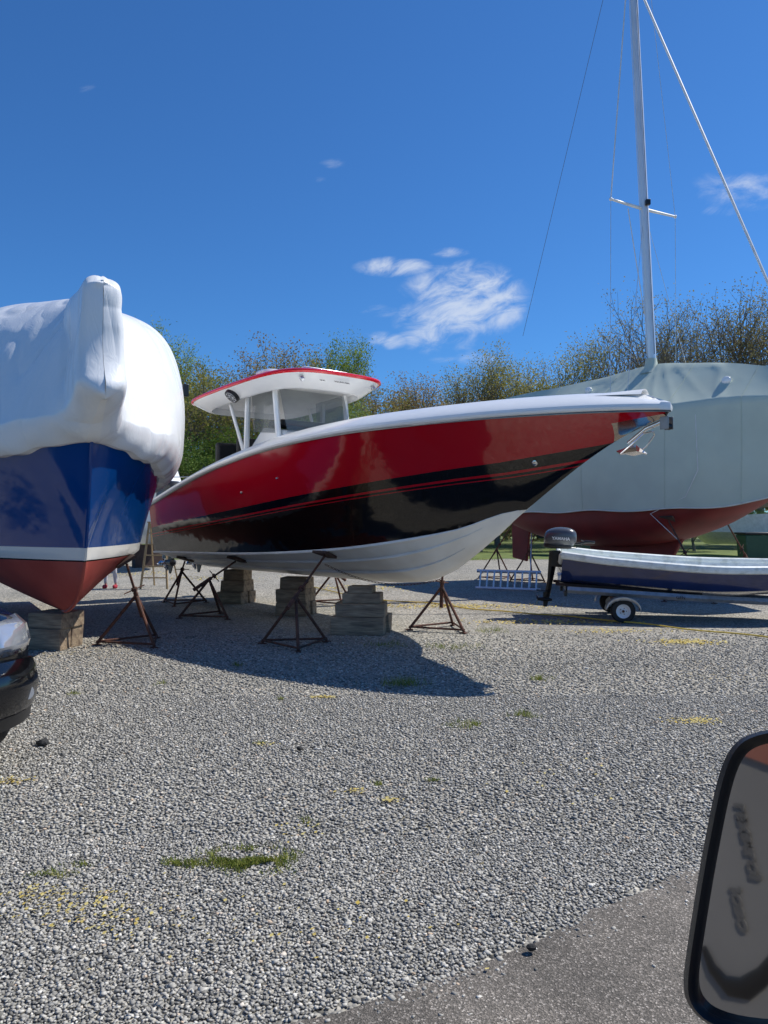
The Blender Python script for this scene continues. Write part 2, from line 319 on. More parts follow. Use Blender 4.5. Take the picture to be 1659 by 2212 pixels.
def stones(areas):
    cv=np.array([(-1,-1,-1),(1,-1,-1),(1,1,-1),(-1,1,-1),(-1,-1,1),(1,-1,1),(1,1,1),(-1,1,1)])*.62
    cf=np.array([(0,2,1),(0,3,2),(4,5,6),(4,6,7),(0,1,5),(0,5,4),(1,2,6),(1,6,5),(2,3,7),(2,7,6),(3,0,4),(3,4,7)])
    V=[];Fc=[];base=0
    for y0,y1,sp,r0,r1,mg in areas:
        ys=np.arange(y0,y1,sp); pts=[]
        for y in ys:
            w=.5*y+mg; xs=np.arange(-w,w,sp); pts.append(np.stack([xs,np.full_like(xs,y)],1))
        p=np.concatenate(pts); p+=rng.uniform(-.5,.5,p.shape)*sp*1.2
        e=np.interp(p[:,0],[a for a,b in EX],[b for a,b in EX]); d=p[:,1]-e+np.sin(p[:,0]*9)*.03+np.sin(p[:,0]*23+1)*.025
        keep=(d>0)|(rng.random(len(p))<.5*np.exp(np.minimum(d,0)/.07))|(rng.random(len(p))<.003)
        if y1>12: keep&=rng.random(len(p))<np.clip((y1-p[:,1])/3,0,1)
        p=p[keep]; n=len(p); q=rng.normal(size=(n,4)); q/=np.linalg.norm(q,axis=1)[:,None]
        w_,x_,y_,z_=q.T
        Rm=np.stack([1-2*(y_*y_+z_*z_),2*(x_*y_-w_*z_),2*(x_*z_+w_*y_),2*(x_*y_+w_*z_),1-2*(x_*x_+z_*z_),2*(y_*z_-w_*x_),2*(x_*z_-w_*y_),2*(y_*z_+w_*x_),1-2*(x_*x_+y_*y_)],1).reshape(n,3,3)
        sc=rng.uniform(r0,r1,(n,1,1))*rng.uniform(.55,1.35,(n,1,3))*np.where(rng.random((n,1,1))<.04,1.5,1)
        v=cv[None]*sc*rng.uniform(.5,1.3,(n,8,3)); v=np.einsum('nij,nkj->nki',Rm,v)
        v[:,:,2]*=.5; v[:,:,0]+=p[:,0,None]; v[:,:,1]+=p[:,1,None]; v[:,:,2]+=rng.uniform(.15,.5,(n,1))*r1
        V.append(v.reshape(-1,3)); Fc.append((cf[None]+np.arange(n)[:,None,None]*8+base).reshape(-1,3)); base+=n*8
    V=np.concatenate(V);Fc=np.concatenate(Fc)
    me=bpy.data.meshes.new('gravel_stones'); me.vertices.add(len(V)); me.vertices.foreach_set('co',V.ravel().astype(np.float32))
    me.loops.add(len(Fc)*3); me.loops.foreach_set('vertex_index',Fc.ravel().astype(np.int32)); me.polygons.add(len(Fc)); me.polygons.foreach_set('loop_start',np.arange(0,len(Fc)*3,3,dtype=np.int32))
    me.update(calc_edges=True); me.materials.append(M['stones']); o=bpy.data.objects.new('gravel_stones',me); C.objects.link(o); return o
o=stones([(2.3,4.4,.0145,.0075,.0135,.6),(4.4,8.0,.0225,.009,.016,.6),(8.0,13,.042,.012,.019,.5)])
tag(o,'crushed grey stone gravel covering the boatyard ground','gravel',kind='stuff')
w=MB()
def blades(px,py,rx,ry,n,h):
    cx,cy=G(px,py)
    for i in range(n):
        a=random.gauss(0,.45)*rx; b_=random.gauss(0,.45)*ry; 
        if noise.noise(Vector((a*8+px,b_*8,0)))<-.05: continue
        x=cx+a;y=cy+b_;z=.006+random.random()*.010; hh=h*random.uniform(.4,1.2); t=random.random()*PI; dx=math.cos(t)*.004;dy=math.sin(t)*.004; lx=random.uniform(-.8,.8)*hh; ly=random.uniform(-.8,.8)*hh
        w.add([(x-dx,y-dy,z),(x+dx,y+dy,z),(x+lx,y+ly,z+hh)],[(0,1,2)])
blades(540,1862,.24,.14,3400,.024);blades(400,1868,.14,.07,350,.024)
for (px,py,rx,ry,n,h) in [(870,1480,.3,.2,260,.09),(1170,1470,.12,.1,130,.07),(1010,1570,.2,.15,200,.04),(1140,1548,.2,.12,180,.05),(600,1512,.08,.05,60,.03),(510,1440,.1,.08,90,.05),(825,1698,.06,.05,110,.025),(940,1690,.06,.04,80,.02),(650,1780,.1,.08,100,.02),(165,1500,.1,.1,60,.04),(110,1895,.15,.08,170,.02),(1065,1365,.3,.3,240,.08),(840,1395,.5,.3,240,.06),(350,1480,.1,.1,60,.04),(180,1870,.08,.05,90,.02),(565,1608,.06,.04,60,.02),(980,1400,.5,.3,240,.07),(1500,1250,1.2,.8,500,.15),(1040,1210,1.5,1,500,.15)]:
    blades(px,py,rx,ry,n,h)
tag(w.build('weeds',M['blade'],smooth=0,normals=False),'small green weeds and moss sprouting through the gravel','weeds',kind='stuff')
w=MB()
def bits(px,py,rx,ry,n,s=.009):
    cx,cy=G(px,py)
    for i in range(n):
        x=cx+random.gauss(0,.5)*rx;y=cy+random.gauss(0,.5)*ry; t=random.random()*PI; k=s*random.uniform(.5,1.4); c_=math.cos(t)*k; s_=math.sin(t)*k; z=.012+random.random()*.010
        w.add([(x-c_,y-s_,z),(x+s_,y-c_,z+k*.4),(x+c_,y+s_,z),(x-s_,y+c_,z-k*.3)],[(0,1,2,3)])
for a in [(25,1690,.12,.08,90),(160,1960,.35,.2,130),(60,1940,.2,.15,70),(700,1508,.14,.06,150),(765,1712,.08,.05,45),(840,1732,.06,.05,45),(1500,1560,.22,.12,200),(1480,1388,.5,.25,380,.016),(980,1310,2.2,.5,900,.02),(1200,1345,1.6,.35,520,.02),(780,1270,1.5,1.2,420,.025),(450,1250,1.6,1.2,240,.025),(570,1610,.1,.05,25),(250,2000,.3,.2,40),(660,1790,.3,.2,30),(1250,1690,.6,.5,40),(600,2000,1,.4,50),(290,1240,1.5,1.5,250,.025),(1320,1365,.9,.3,200,.016)]: bits(*a)
tag(w.build('flower_debris',M['petal'],smooth=0,normals=False),'yellow fallen tree flowers scattered over the gravel','flower debris',kind='stuff')
for (px,py,r_,lab) in [(92,1612,.04,'dark lump of rubber lying on gravel near the black car'),(1148,2062,.018,'small black stone lying on the asphalt'),(648,1625,.022,'small black stone lying on open gravel ahead of the boats')]:
    x,y=G(px,py); q=MB(); q.ball((x,y,.03),(r_*1.3,r_,r_*.7),5)
    for p in q.v: p+=noise.noise_vector(p*30)*r_*.35
    solo(q,'loose_stone',M['rub'],(x,y,.01),lab,'stone',smooth=0)
# ---------------------------------------------------------------- hull lofting
def loft(L,zk,hb,zg,hbc,zc,pw,ss,nb=5,ns=12):
    rows=[]
    for s in ss:
        k=zk(s); gg=zg(s); c=max(zc(s),k); hc=hbc(s); h=hb(s); p=pw(s)
        half=[]
        for i in range(nb): 
            t=i/nb; half.append((hc*t,k+(c-k)*t**1.15))
        for i in range(ns+1):
            t=i/ns; half.append((hc+(h-hc)*t**p,c+(gg-c)*t))
        rows.append((s,half))
    return rows
def hull_part(rows,i0,i1,name,m,T,attrf=None):
    b=MB(); at=[]
    for sg in (1,-1):
        r=[[(-s,-sg*h[0],h[1]) for h in half[i0:i1]] for s,half in rows]
        b.grid(r)
        if attrf:
            for s,half in rows:
                for h in half[i0:i1]: at.append(attrf(s,h))
    return b.build(name,m,T,attr=at if attrf else None,smooth=60)
# ---------------------------------------------------------------- MAIN BOAT
uM=Vector((.635,-.772,0)).normalized(); vM=Vector((uM.y,-uM.x,0)); B0=Vector((3.31,9.0,0)); L=11.6
def WM(s,t,z): return B0-uM*s+vM*t+Vector((0,0,z))
T=thing('sport_fishing_boat','red and black centre console powerboat with red-edged hardtop, propped on timber blocks','boat',tuple(WM(L/2,0,.76)),math.atan2(uM.y,uM.x),off=(-L/2,0,.76))
zk=ip([(0,3.04),(.5,2.88),(.96,2.67),(2.09,1.98),(2.87,1.45),(3.6,1.02),(4.3,.84),(5.2,.79),(7,.78),(11.6,.76)])
zg=ip([(0,3.10),(2,3.12),(4,3.11),(6,3.03),(8,2.82),(10,2.46),(11.6,2.15)])
hb=ip([(0,.05),(.12,.18),(.35,.36),(.7,.58),(1.2,.80),(2,1.08),(3,1.32),(4.2,1.5),(6,1.6),(9,1.6),(11.6,1.48)])
hbc=ip([(0,0),(2.05,0.0),(2.5,.25),(3,.5),(4,.88),(5,1.12),(6.5,1.3),(11.6,1.36)])
zc=ip([(0,0),(2.0,0),(2.1,1.97),(3,1.68),(4,1.49),(5,1.37),(6.5,1.27),(8,1.21),(11.6,1.14)])
zb_=ip([(0,2.88),(.7,2.79),(2.5,2.57),(4.2,2.39),(6.8,2.13),(9.8,1.85),(11.6,1.68)])
pw=ip([(0,1.25),(2,1.6),(4,1.55),(7,1.1),(11.6,.9)])
ss=frange(0,2.1,22)+frange(2.2,11.6,60)
rows=loft(L,zk,hb,zg,hbc,zc,pw,ss,6,16)
hull_part(rows,0,7,'hull_bottom',M['bottomwhite'],T)
hull_part(rows,6,23,'hull_side',M['paint'],T,lambda s,h:(s,h[1]-zb_(s),0))
b=MB(); last=rows[-1][1]; poly=[(-L,-h[0],h[1]) for h in last[::-1]]+[(-L,h[0],h[1]) for h in last[1:]]
b.add(poly,[tuple(range(len(poly)))]); b.build('transom',M['gel'],T,smooth=0)
for fr in (.38,.72):
    for sg in (1,-1):
        b=MB(); pts=[]; st=3.1 if fr<.5 else 2.7
        for s in frange(st,11.5,40):
            k=zk(s);c=max(zc(s),k);hc=hbc(s); pts.append((-s,-sg*hc*fr,k+(c-k)*fr**1.15-.004))
        n=len(pts); b.tube(pts,[.004+.026*min(1,i/5) for i in range(n)],6); b.build('lifting_strake',M['bottomwhite'],T)
for sg in (1,-1):
    b=MB(); pts=[(-s,-sg*(hbc(s)+.005),zc(s)) for s in frange(2.2,11.6,50)]; b.tube(pts,[.004+.02*min(1,i/8) for i in range(50)],6); b.build('chine_rail',M['bottomwhite'],T)
ssr=[0]+frange(.05,2,16)+frange(2.2,11.6,40)
def ring(f):
    a=[(s,1) for s in ssr[::-1]]+[(s,-1) for s in ssr[1:]]
    return [f(s,sg) for s,sg in a]
b=MB(); pts=ring(lambda s,sg:Vector((-s+(.03 if s<.02 else 0),-sg*(hb(s)+.010) if s>0 else 0,zg(s)-.004)))
b.tube(pts,.010,6); b.build('rub_rail',M['dullsteel'],T)
b=MB(); ringsd=[(.012,.010),(.032,.024),(.042,.05),(.035,.085),(.0,.118),(-.14,.20),(-.27,.262),(-.33,.28),(-.37,.275),(-.40,.24),(-.405,-.35)]
def capp(dx,dz):
    def f(s,sg):
        h=max(0,hb(s)+dx) if s>.02 else 0
        xo=-dx*.9*math.exp(-s*2) if dx<0 else 0
        fw=.05*math.exp(-s*4) if dx>-.05 else 0
        dzz=dz*(1-.15*math.exp(-s*3)) if dz>0 else .14+(dz-.14)*max(0,min(1,(s-3.2)/1.5))
        return Vector((-s-xo+fw,-sg*h,zg(s)+dzz))
    return f
rr=[ring(capp(dx,dz)) for dx,dz in ringsd]; b.grid(rr); b.build('gunwale',M['gel'],T,smooth=28)
b=MB(); a=[(-s,-(hb(s)-.38),zg(s)-.33) for s in frange(4.7,L,24)]; c=[(x,-y,z) for x,y,z in a]; b.grid([a,c]); b.build('cockpit_floor',M['gel'],T)
b=MB(); rws=[]
for s in frange(.28,4.7,18):
    h=max(.02,hb(s)-.22); rws.append([(-s,h*t,zg(s)+.225+.07*(1-t*t)) for t in frange(-1,1,9)])
b.grid(rws); b.build('foredeck',M['gel'],T)
def hs(s,w): 
    k=zk(s); c=max(zc(s),k); hc=hbc(s); return hc+(hb(s)-hc)*w**pw(s), c+(zg(s)-c)*w
for s,w_,r_ in [(1.75,.42,.04),(7.4,.66,.02),(6.2,.72,.015)]:
    t,z=hs(s,w_); b=MB(); b.lathe((-s,-t-.005,z),(0.25,-1,-.35),[(0,.02),(r_*.5,.02),(r_,.012),(r_*1.1,-.01)],14); b.build('hull_fitting',M['steel'],T)
# hardtop
def zt(s): return 4.49-(s-6.3)*.045
cs=8.42
def outl(sc,z,k=64,e=.42,hl=2.0,hw=1.32):
    r=[]
    for i in range(k):
        a=2*PI*i/k; cx=math.copysign(abs(math.cos(a))**e,math.cos(a)); sy=math.copysign(abs(math.sin(a))**(e),math.sin(a))
        x=-cs+cx*hl*sc+(.12*(1-(sy)**2)*sc if cx>0 else 0); y=sy*hw*sc*(1-.06*(cx>0)*abs(cx)); r.append(Vector((x,y,zt(-x)+z)))
    return r
b=MB(); b.grid([outl(s,z) for s,z in [(1.0,0),(.97,.03),(.9,.05),(.75,.07),(.5,.09),(.2,.10),(.001,.10)]],0,True); b.build('hardtop',M['redtrim'],T,smooth=50)
b=MB(); b.grid([outl(s,z) for s,z in [(.985,.012),(1.008,.0),(1.012,-.03),(1.0,-.05),(.97,-.055)]],0,True); b.build('hardtop_edge',M['redtrim'],T)
b=MB(); b.grid([outl(s,z) for s,z in [(.985,-.052),(.965,-.08),(.82,-.235),(.78,-.245),(.77,-.13)]],0,True); b.build('hardtop_fascia',M['gel'],T,smooth=35)
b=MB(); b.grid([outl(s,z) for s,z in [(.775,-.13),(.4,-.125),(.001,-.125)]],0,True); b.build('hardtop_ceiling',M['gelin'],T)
for (s,t,r_) in [(8.35,1.165,.145),(8.35,-1.165,.145)]:
    z=zt(s)-.165; sgn=-1 if t>0 else 1; sp=MB(); nrm=Vector((0,sgn*.66,-.75)).normalized(); c=Vector((-s,-t*1.0,z))+nrm*.03
    sp.lathe(c,nrm,[(0,.018),(r_*.8,.018),(r_,.03),(r_*1.05,-.05)],20); o_=sp.build('speaker',M['blk'],T)
    g_=MB(); a1=nrm.orthogonal().normalized(); a2=nrm.cross(a1)
    for k in range(8):
        d=a1*math.cos(k*PI/4)+a2*math.sin(k*PI/4); g_.tube([c+nrm*.026+d*.02,c+nrm*.032+d*r_*.85],.005,5)
    for k2 in (.4,.75):
        g_.tube([c+nrm*.03+(a1*math.cos(j*PI/6)+a2*math.sin(j*PI/6))*r_*k2 for j in range(13)],.004,5)
    g_.build('speaker_grille',M['alu'],o_)
for (s,t) in [(6.50,.8),(6.50,-.8)]:
    z=zt(s)-.155; q=MB(); nrm=Vector((.7,0,-.7)).normalized()
    q.lathe((-s,-t,z),nrm,[(0,.03),(.03,.03),(.04,.02),(.045,-.03)],12); q.build('downlight',M['lampglass'],T)
text('FOUNTAIN',.065,(-6.41,0,zt(6.4)-.15),(0,1,0),(-.7,0,.72),M['blk'],T)
text('38 SC',.05,(-6.425,-.42,zt(6.4)-.155),(0,1,0),(-.7,0,.72),M['blk'],T)
b=MB(); b.box((-6.95,0,4.62),(.07,1.0,.075)); lb=b.build('light_bar',M['alu'],T,bevel=.01)
b=MB()
for i in range(12): b.box((-6.95+.04,-.44+i*.08,4.62),(.012,.068,.055))
b.build('lamp',M['lampglass'],lb,bevel=.004)
b=MB(); b.ball((-7.5,-.75,4.55),(.3,.34,.07),8,e=.7); b.build('antenna_dome',M['gel'],T)
for s,t in [(7.3,.8),(8.35,.88),(7.3,-.8),(8.35,-.88)]:
    b=MB(); b.tube([(-s,-t,2.1),(-s+.02,-t,3.3),(-s-.0+ (-.12 if s<8 else .08),-t*1.0,zt(s)-.15)],.055,8,sq=(1.0,1.6)); b.build('hardtop_post',M['gel'],T)
for sg in (1,-1):
    b=MB(); b.tube([(-8.35,sg*.88,3.0),(-8.9,sg*.95,zt(8.9)-.15)],.035,8); b.build('hardtop_brace',M['gel'],T)
b=MB(); b.prism([(-7.0,-.72,2.1),(-6.95,-.72,3.1),(-7.25,-.72,3.5),(-8.0,-.72,3.62),(-8.45,-.72,3.3),(-8.5,-.72,2.1)],(0,1.44,0)); con=b.build('console',M['gel'],T,bevel=.05)
text('38SC',.13,(-8.15,-.78,3.22),(1,0,0),(0,0,1),M['blk'],con)
b=MB(); b.box((-7.75,0,3.68),(.5,1.2,.12)); b.build('dashboard',M['upholstery'],con,bevel=.03)
b=MB(); b.grid([[(-7.1+.1*math.cos(t*1.4),-.74*t,3.45) for t in frange(-1,1,7)],[(-7.36,-.74*t,4.28) for t in frange(-1,1,7)]]); 
b.build('windshield',M['clear'],T)
for t in (.75,-.75):
    b=MB(); b.add([(-7.35,t,3.45),(-8.3,t,3.55),(-8.35,t,4.25),(-7.45,t,4.30)],[(0,1,2,3)]); b.build('side_glass',M['clear'],T,smooth=0)
b=MB(); b.box((-9.6,0,2.75),(.6,1.5,.5)); b.box((-9.85,0,3.15),(.16,1.5,.65)); b.box((-8.95,0,2.9),(.5,1.3,.7)); b.box((-9.15,0,3.3),(.12,1.3,.45)); b.build('helm_seat',M['upholstery'],T,bevel=.06)
b=MB(); b.box((-9.6,0,2.35),(.8,1.3,.6)); b.build('seat_base',M['gel'],T,bevel=.04)
for t in (.8,-.8):
    b=MB(); b.ball((-10.3,-t,2.88),(.05,.05,.12),6); b.tube([(-10.3,-t,2.6),(-10.3,-t,2.85)],.02,6); b.build('rod_holder',M['blk'],T)
ax=-.15; az=.06
b=MB(); b.tube([(.08+ax,0,2.92+az),(-.12+ax,0,2.86+az),(-.36+ax,0,2.70+az)],.018,8,sq=(1.6,.8)); an=b.build('anchor',M['steel'],T)
b=MB(); 
for sg in (1,-1): b.add([(-.26+ax,0,2.68+az),(-.52+ax,sg*.02,2.62+az),(-.38+ax,sg*.14,2.57+az),(-.18+ax,sg*.10,2.59+az),(-.1+ax,sg*.0,2.56+az)],[(0,1,2),(0,2,3),(0,3,4)])
sm=b.build('anchor_fluke',M['steel'],an,smooth=0); sm.modifiers.new('s','SOLIDIFY').thickness=.018
b=MB(); b.tube([(-.38+ax,-.13,2.63),(-.22+ax,-.16,2.72),(-.08+ax,-.12,2.85),(-.02+ax,0,2.88),(-.08+ax,.12,2.85),(-.22+ax,.16,2.72),(-.38+ax,.13,2.63)],.010,6); b.build('roll_bar',M['steel'],an)
b=MB(); b.box((.0,.05,2.96),(.11,.012,.15)); b.box((.0,-.05,2.96),(.11,.012,.15)); b.build('anchor_bracket',M['dullsteel'],T,bevel=.004)
b=MB(); b.lathe((.01,-.04,2.92),(0,1,0),[(0,0),(.04,0),(.025,.04),(.04,.08),(0,.08)],14); b.build('bow_roller',M['blk'],T)
for t in (.72,0,-.72):
    b=MB(); x=-12.15
    b.box((x+.15,t,1.75),(.3,.22,.7)); b.tube([(x,t,2.0),(x,t,1.1)],[.14,.08],8,sq=(1.5,.7)); b.box((x-.1,t,1.08),(.5,.22,.025)); b.tube([(x+.24,t,.86),(x+.1,t,.86),(x-.25,t,.86)],[.01,.085,.06],10); b.prism([(x+.1,t-.012,.8),(x-.15,t-.012,.8),(x-.1,t-.012,.6),(x-.02,t-.012,.6)],(0,.024,0))
    b.prism([(x+.12,t-.02,1.2),(x-.12,t-.02,1.2),(x-.1,t-.02,.86),(x+.12,t-.02,.86)],(0,.04,0))
    om=b.build('outboard_motor',M['blk'],T,bevel=.01)
    b=MB(); b.ball((x-.05,t,2.35),(.42,.25,.42),8,e=.6); b.build('engine_cowling',M['blk'],om)
    b=MB(); b.tube([(x-.25,t,.86),(x-.42,t,.86)],[.06,.035],8)
    for k in range(4):
        a=k*PI/2+.3; rw=[]
        for q in frange(.05,.21,5):
            tw=.9-.5*q/.21; w2=.075*math.sin(min(1,q/.17)*PI*.75+.3)
            d=Vector((0,math.cos(a),math.sin(a))); e_=Vector((0,-math.sin(a),math.cos(a)))
            rw.append([Vector((x-.33,t,.86))+d*q+(e_*math.cos(tw)+Vector((1,0,0))*math.sin(tw))*j*w2 for j in (-1,0,1)])
        b.grid(rw)
    pr=b.build('propeller',M['steel'],om); pr.modifiers.new('s','SOLIDIFY').thickness=.008
# ---------------------------------------------------------------- BLUE BOAT
th=R(31); uB=Vector((math.sin(th),-math.cos(th),0)); vB=Vector((uB.y,-uB.x,0)); BB=Vector((-3.42,9.0,0)); LB=9.5
def WB(s,t,z): return BB-uB*s+vB*t+Vector((0,0,z))
TB=thing('shrink_wrapped_boat','blue hulled boat with red bottom, its upper half sealed in white shrink wrap','boat',tuple(WB(LB/2,0,.5)),math.atan2(uB.y,uB.x),off=(-LB/2,0,.5))
zk2=ip([(0,2.84),(.12,2.4),(.3,1.75),(.48,1.31),(.8,.95),(1.3,.7),(2,.56),(3,.52),(9.5,.45)])
zg2=ip([(0,2.86),(1,2.72),(2.5,2.6),(5,2.42),(9.5,2.35)])
hb2=ip([(0,.03),(.25,.34),(.6,.66),(1,.92),(1.7,1.25),(2.5,1.5),(4,1.7),(9.5,1.6)])
hc2=ip([(0,0),(.45,0),(.8,.22),(1.3,.52),(2,.88),(3,1.25),(5,1.5),(9.5,1.5)])
zc2=lambda s:1.36
rows2=loft(LB,zk2,hb2,zg2,hc2,zc2,ip([(0,1.1),(1,1.5),(3,1.2),(9.5,.9)]),frange(0,2,28)+frange(2.1,9.5,30),8,14)
b=MB();at=[]
for sg in (1,-1):
    b.grid([[(-s,-sg*h[0],h[1]) for h in half] for s,half in rows2])
    for s,half in rows2:
        for h in half: at.append((s,h[1],0))
b.build('hull',M['blue'],TB,attr=at,smooth=60)
b=MB(); pts=[(-s+.012,0,zk2(s)) for s in frange(0,2.2,26)]; b.tube(pts,.022,6); ob=b.build('stem_band',M['blue'],TB)
me=ob.data; a_=me.attributes.new('pv','FLOAT_VECTOR','POINT'); a_.data.foreach_set('vector',[q for v_ in me.vertices for q in (0,v_.co.z+.5,0)])
b=MB(); last=rows2[-1][1]; poly=[(-LB,-h[0],h[1]) for h in last[::-1]]+[(-LB,h[0],h[1]) for h in last[1:]]; b.add(poly,[tuple(range(len(poly)))]); b.build('transom',M['navy'],TB,smooth=0)
Wf=ip([(-.62,.20),(-.55,.24),(-.2,.30),(0,.40),(.3,.64),(.7,.97),(1.2,1.30),(1.9,1.62),(2.7,1.86),(3.5,1.97),(5,1.97),(9.7,1.85)])
ztf=ip([(-.62,4.46),(-.56,4.54),(-.35,4.56),(0,4.56),(.8,4.62),(1.6,4.82),(2.6,5.02),(3.6,5.2),(6,5.2),(9.7,5.0)])
ef=ip([(-.62,.5),(-.3,1.2),(.2,2.1),(.8,2.0),(1.4,1.3),(2.1,.75),(3,.45),(4,.40),(9.7,.4)])
efs=ip([(-.62,.5),(-.3,1.2),(.2,2.1),(.8,2.0),(1.4,1.55),(2.1,1.25),(3,1.0),(4,.9),(9.7,.8)])
z0f=ip([(-.62,3.12),(-.4,3.0),(-.1,2.80),(.05,2.72),(.5,2.66),(1,2.6),(2.5,2.42),(5,2.26),(9.7,2.2)])
def h0(s): return (hb2(s)+.025) if s>=0 else .05*(1+s/.62)+.03
rw=[]; NS=64
sw=frange(-.62,1.2,46)+frange(1.24,4,50)+frange(4.2,9.7,18)
for s in sw:
    row=[]; W=Wf(s); z0=z0f(s)+.022*math.sin(s*6.3)+.010*math.sin(s*17); z1=ztf(s)
    zs0=z0+min(.55,.28+.12*max(0,s))
    for j in range(-NS,NS+1):
        sg=1 if j>0 else -1; q=1-abs(j)/NS; e=ef(s) if sg>0 else efs(s)
        if q<.18:
            f=q/.18; f2=math.sin(f*PI/2); t=h0(s)+(W-h0(s))*f2; z=z0+(zs0-z0)*(1-math.cos(f*PI/2))*.6+(zs0-z0)*.4*f
        else:
            a=(q-.18)/.82*PI/2; t=W*max(0,math.cos(a))**e; z=zs0+(z1-zs0)*math.sin(a)**e if a>0 else zs0
            hh=(z-zs0)/(z1-zs0)
            nar=.215*(1-hh**18)**.5 if hh<1 else 0
            nar*=(max(0,min(1,1.6-s)) if s>.6 else 1)*(1 if sg<0 else 1.05)
            t=max(t,nar)
        n1=noise.noise(Vector((s*.9,sg*t*.8,z*.7)))*.05
        rd=abs(noise.noise(Vector((s*1.9+sg*3,t*1.6,z*.40))))
        n2=-(1-min(1,rd*7))*.022
        k=min(1,q*8)
        p=Vector((-s,sg*t,z))
        p+=Vector((n1*.4*k+(n2*.8*k if s<.2 else 0),sg*(n1+n2)*k*min(1,t*3+.2),(n1*.4+n2*.5)*k))
        if s<.1: p.x+=.12*math.exp(-((z-3.27)/.17)**2)*math.exp(-max(0,s+.6)*3)-.05*math.exp(-((z-3.8)/.3)**2)
        row.append(p)
    rw.append(row)
b=MB(); b.grid(rw); 
fr=rw[0]
caps=[fr]
for k_,dx in ((.3,.03),(.6,.045),(.85,.05),(.99,.05)):
    caps.append([p+(Vector((p.x,0,p.z))-p)*k_+Vector((dx+noise.noise(Vector((p.y*14,p.z*1.0,k_)))*.022,0,0)) for p in fr])
b.grid(caps)
b.build('shrink_wrap',M['wrap'],TB,smooth=80)
b=MB(); b.grid([[r_[0] for r_ in rw],[r_[-1] for r_ in rw]]); b.build('wrap_underside',M['wrap'],TB)
for k,(dy,zt_,zb2) in enumerate([(-.15,4.3,3.5),(-.05,4.42,3.6),(.06,4.4,3.45),(.16,4.25,3.5)]):
    b=MB(); pts=[(.645-abs(dy)*.2-.05*math.exp(-((z-3.8)/.3)**2)+noise.noise(Vector((z*2,k,5)))*.010,dy+noise.noise(Vector((z*1.5,k,0)))*.04,z) for z in frange(zb2,zt_,12)]
    b.tube(pts,[.002]+[.010]*10+[.002],6); b.build('wrap_fold',M['wrap'],TB)
b=MB(); b.box((-2.95,1.97,3.95),(.13,.10,.2)); b.build('vent',M['blk'],TB,bevel=.01)
# ---------------------------------------------------------------- stands
def stand(base,topp,rot,label,rad=.55,apex=.72,group='rusty tripod boat stands'):
    bx,by=base; tp=Vector(topp); Tn=thing('boat_stand',label,'boat stand',(bx,by,0),rot,group)
    ap=Vector((bx,by,apex)); lift=(tp-ap); pole0=ap-lift.normalized()*.35
    feet=[]
    for k in range(3):
        a=rot+k*2*PI/3+.4; ft=Vector((bx+math.cos(a)*rad,by+math.sin(a)*rad,.03)); feet.append(ft)
        b=MB(); b.tube([ap+(ft-ap)*.03,ft],.023,8); b.box(ft-Vector((0,0,.015)),(.12,.07,.012),Matrix.Rotation(a,3,'Z')); b.build('leg',M['rust'],Tn,world=True)
    for k in range(3):
        b=MB(); b.tube([feet[k]+Vector((0,0,.03)),feet[(k+1)%3]+Vector((0,0,.03))],.017,6); b.build('brace',M['rust'],Tn,world=True)
    b=MB(); b.tube([pole0,ap+lift.normalized()*.05],.034,10); b.build('sleeve',M['rust'],Tn,world=True)
    b=MB(); b.tube([ap,tp-lift.normalized()*.03],.019,8); b.build('screw',M['rust'],Tn,world=True)
    d=lift.normalized(); b=MB(); c=ap+lift*.18; b.lathe(c-d*.025,d,[(0,0),(.045,0),(.045,.05),(0,.05)],8); q=d.orthogonal().normalized(); b.tube([c-q*.17,c+q*.17],.009,6); b.build('screw_handle',M['rust'],Tn,world=True)
    return Tn,tp
def pad(Tn,tp,n,s=.17):
    n=Vector(n).normalized(); x=Vector((n.y,-n.x,0)).normalized(); y=n.cross(x); b=MB()
    b.prism([tp-x*s*1.1-y*s*.8,tp+x*s*1.1-y*s*.8,tp+x*s*.7+y*s*.9,tp-x*s*.7+y*s*.9],n*.04); b.build('pad',M['ply'],Tn,world=True)
def mainstand(base,s,t,label,rot):
    sg=1 if t>0 else -1; fr=min(1,abs(t)/hbc(s)); z=zk(s)+(zc(s)-zk(s))*fr**1.15-.05
    tp=WM(s,t,z); Tn,tp=stand(base,tp,rot,label); n=(-vM*sg*.35+Vector((0,0,1))); pad(Tn,tp,n)
    return Tn
mainstand((-1.28,11.15),5.35,1.12,'rusty stand with dark square pad, nearest one under the red and black boat',.3)
mainstand((-3.3,14.5),8.3,1.1,'rusty stand propping the middle of the red boat, leaning inward to the hull',1.0)
mainstand((-4.45,16.9),10.9,.95,'rusty stand under the stern of the red boat beside the propellers',.1)
mainstand((.97,12.85),4.5,-.7,'rusty stand standing alone to the right of the timber stack under the bow',.75)
mainstand((-1.1,16.9),9.0,-1.15,'far side stand half hidden behind the timber stacks of the red boat',.5)
tp=WB(2.05,-.84,1.22); Tn,tp=stand((-3.66,11.35),tp,.9,'rusty stand propping the bow of the blue boat beside the black car'); pad(Tn,tp,vB*.6+Vector((0,0,.9)))
def chain(a,b_,sag,label):
    a=Vector(a);b_=Vector(b_); n=int((b_-a).length/.055); q=MB()
    f=lambda t:a.lerp(b_,t)-Vector((0,0,sag*4*t*(1-t)))
    for i in range(n):
        p=f((i+.5)/n); d=(f((i+1)/n)-f(i/n)).normalized(); o1=d.orthogonal().normalized(); o2=d.cross(o1); w_=o1 if i%2 else o2
        q.tube([p+d*.035*math.cos(k*PI/4)+w_*.016*math.sin(k*PI/4) for k in range(9)],.005,4)
    solo(q,'chain',M['rust'],tuple(a),label,'chain')
chain(WM(5.35,1.12,1.12),WM(4.5,-.7,.85),.2,'rusty chain slung under the keel behind the front timber stack')
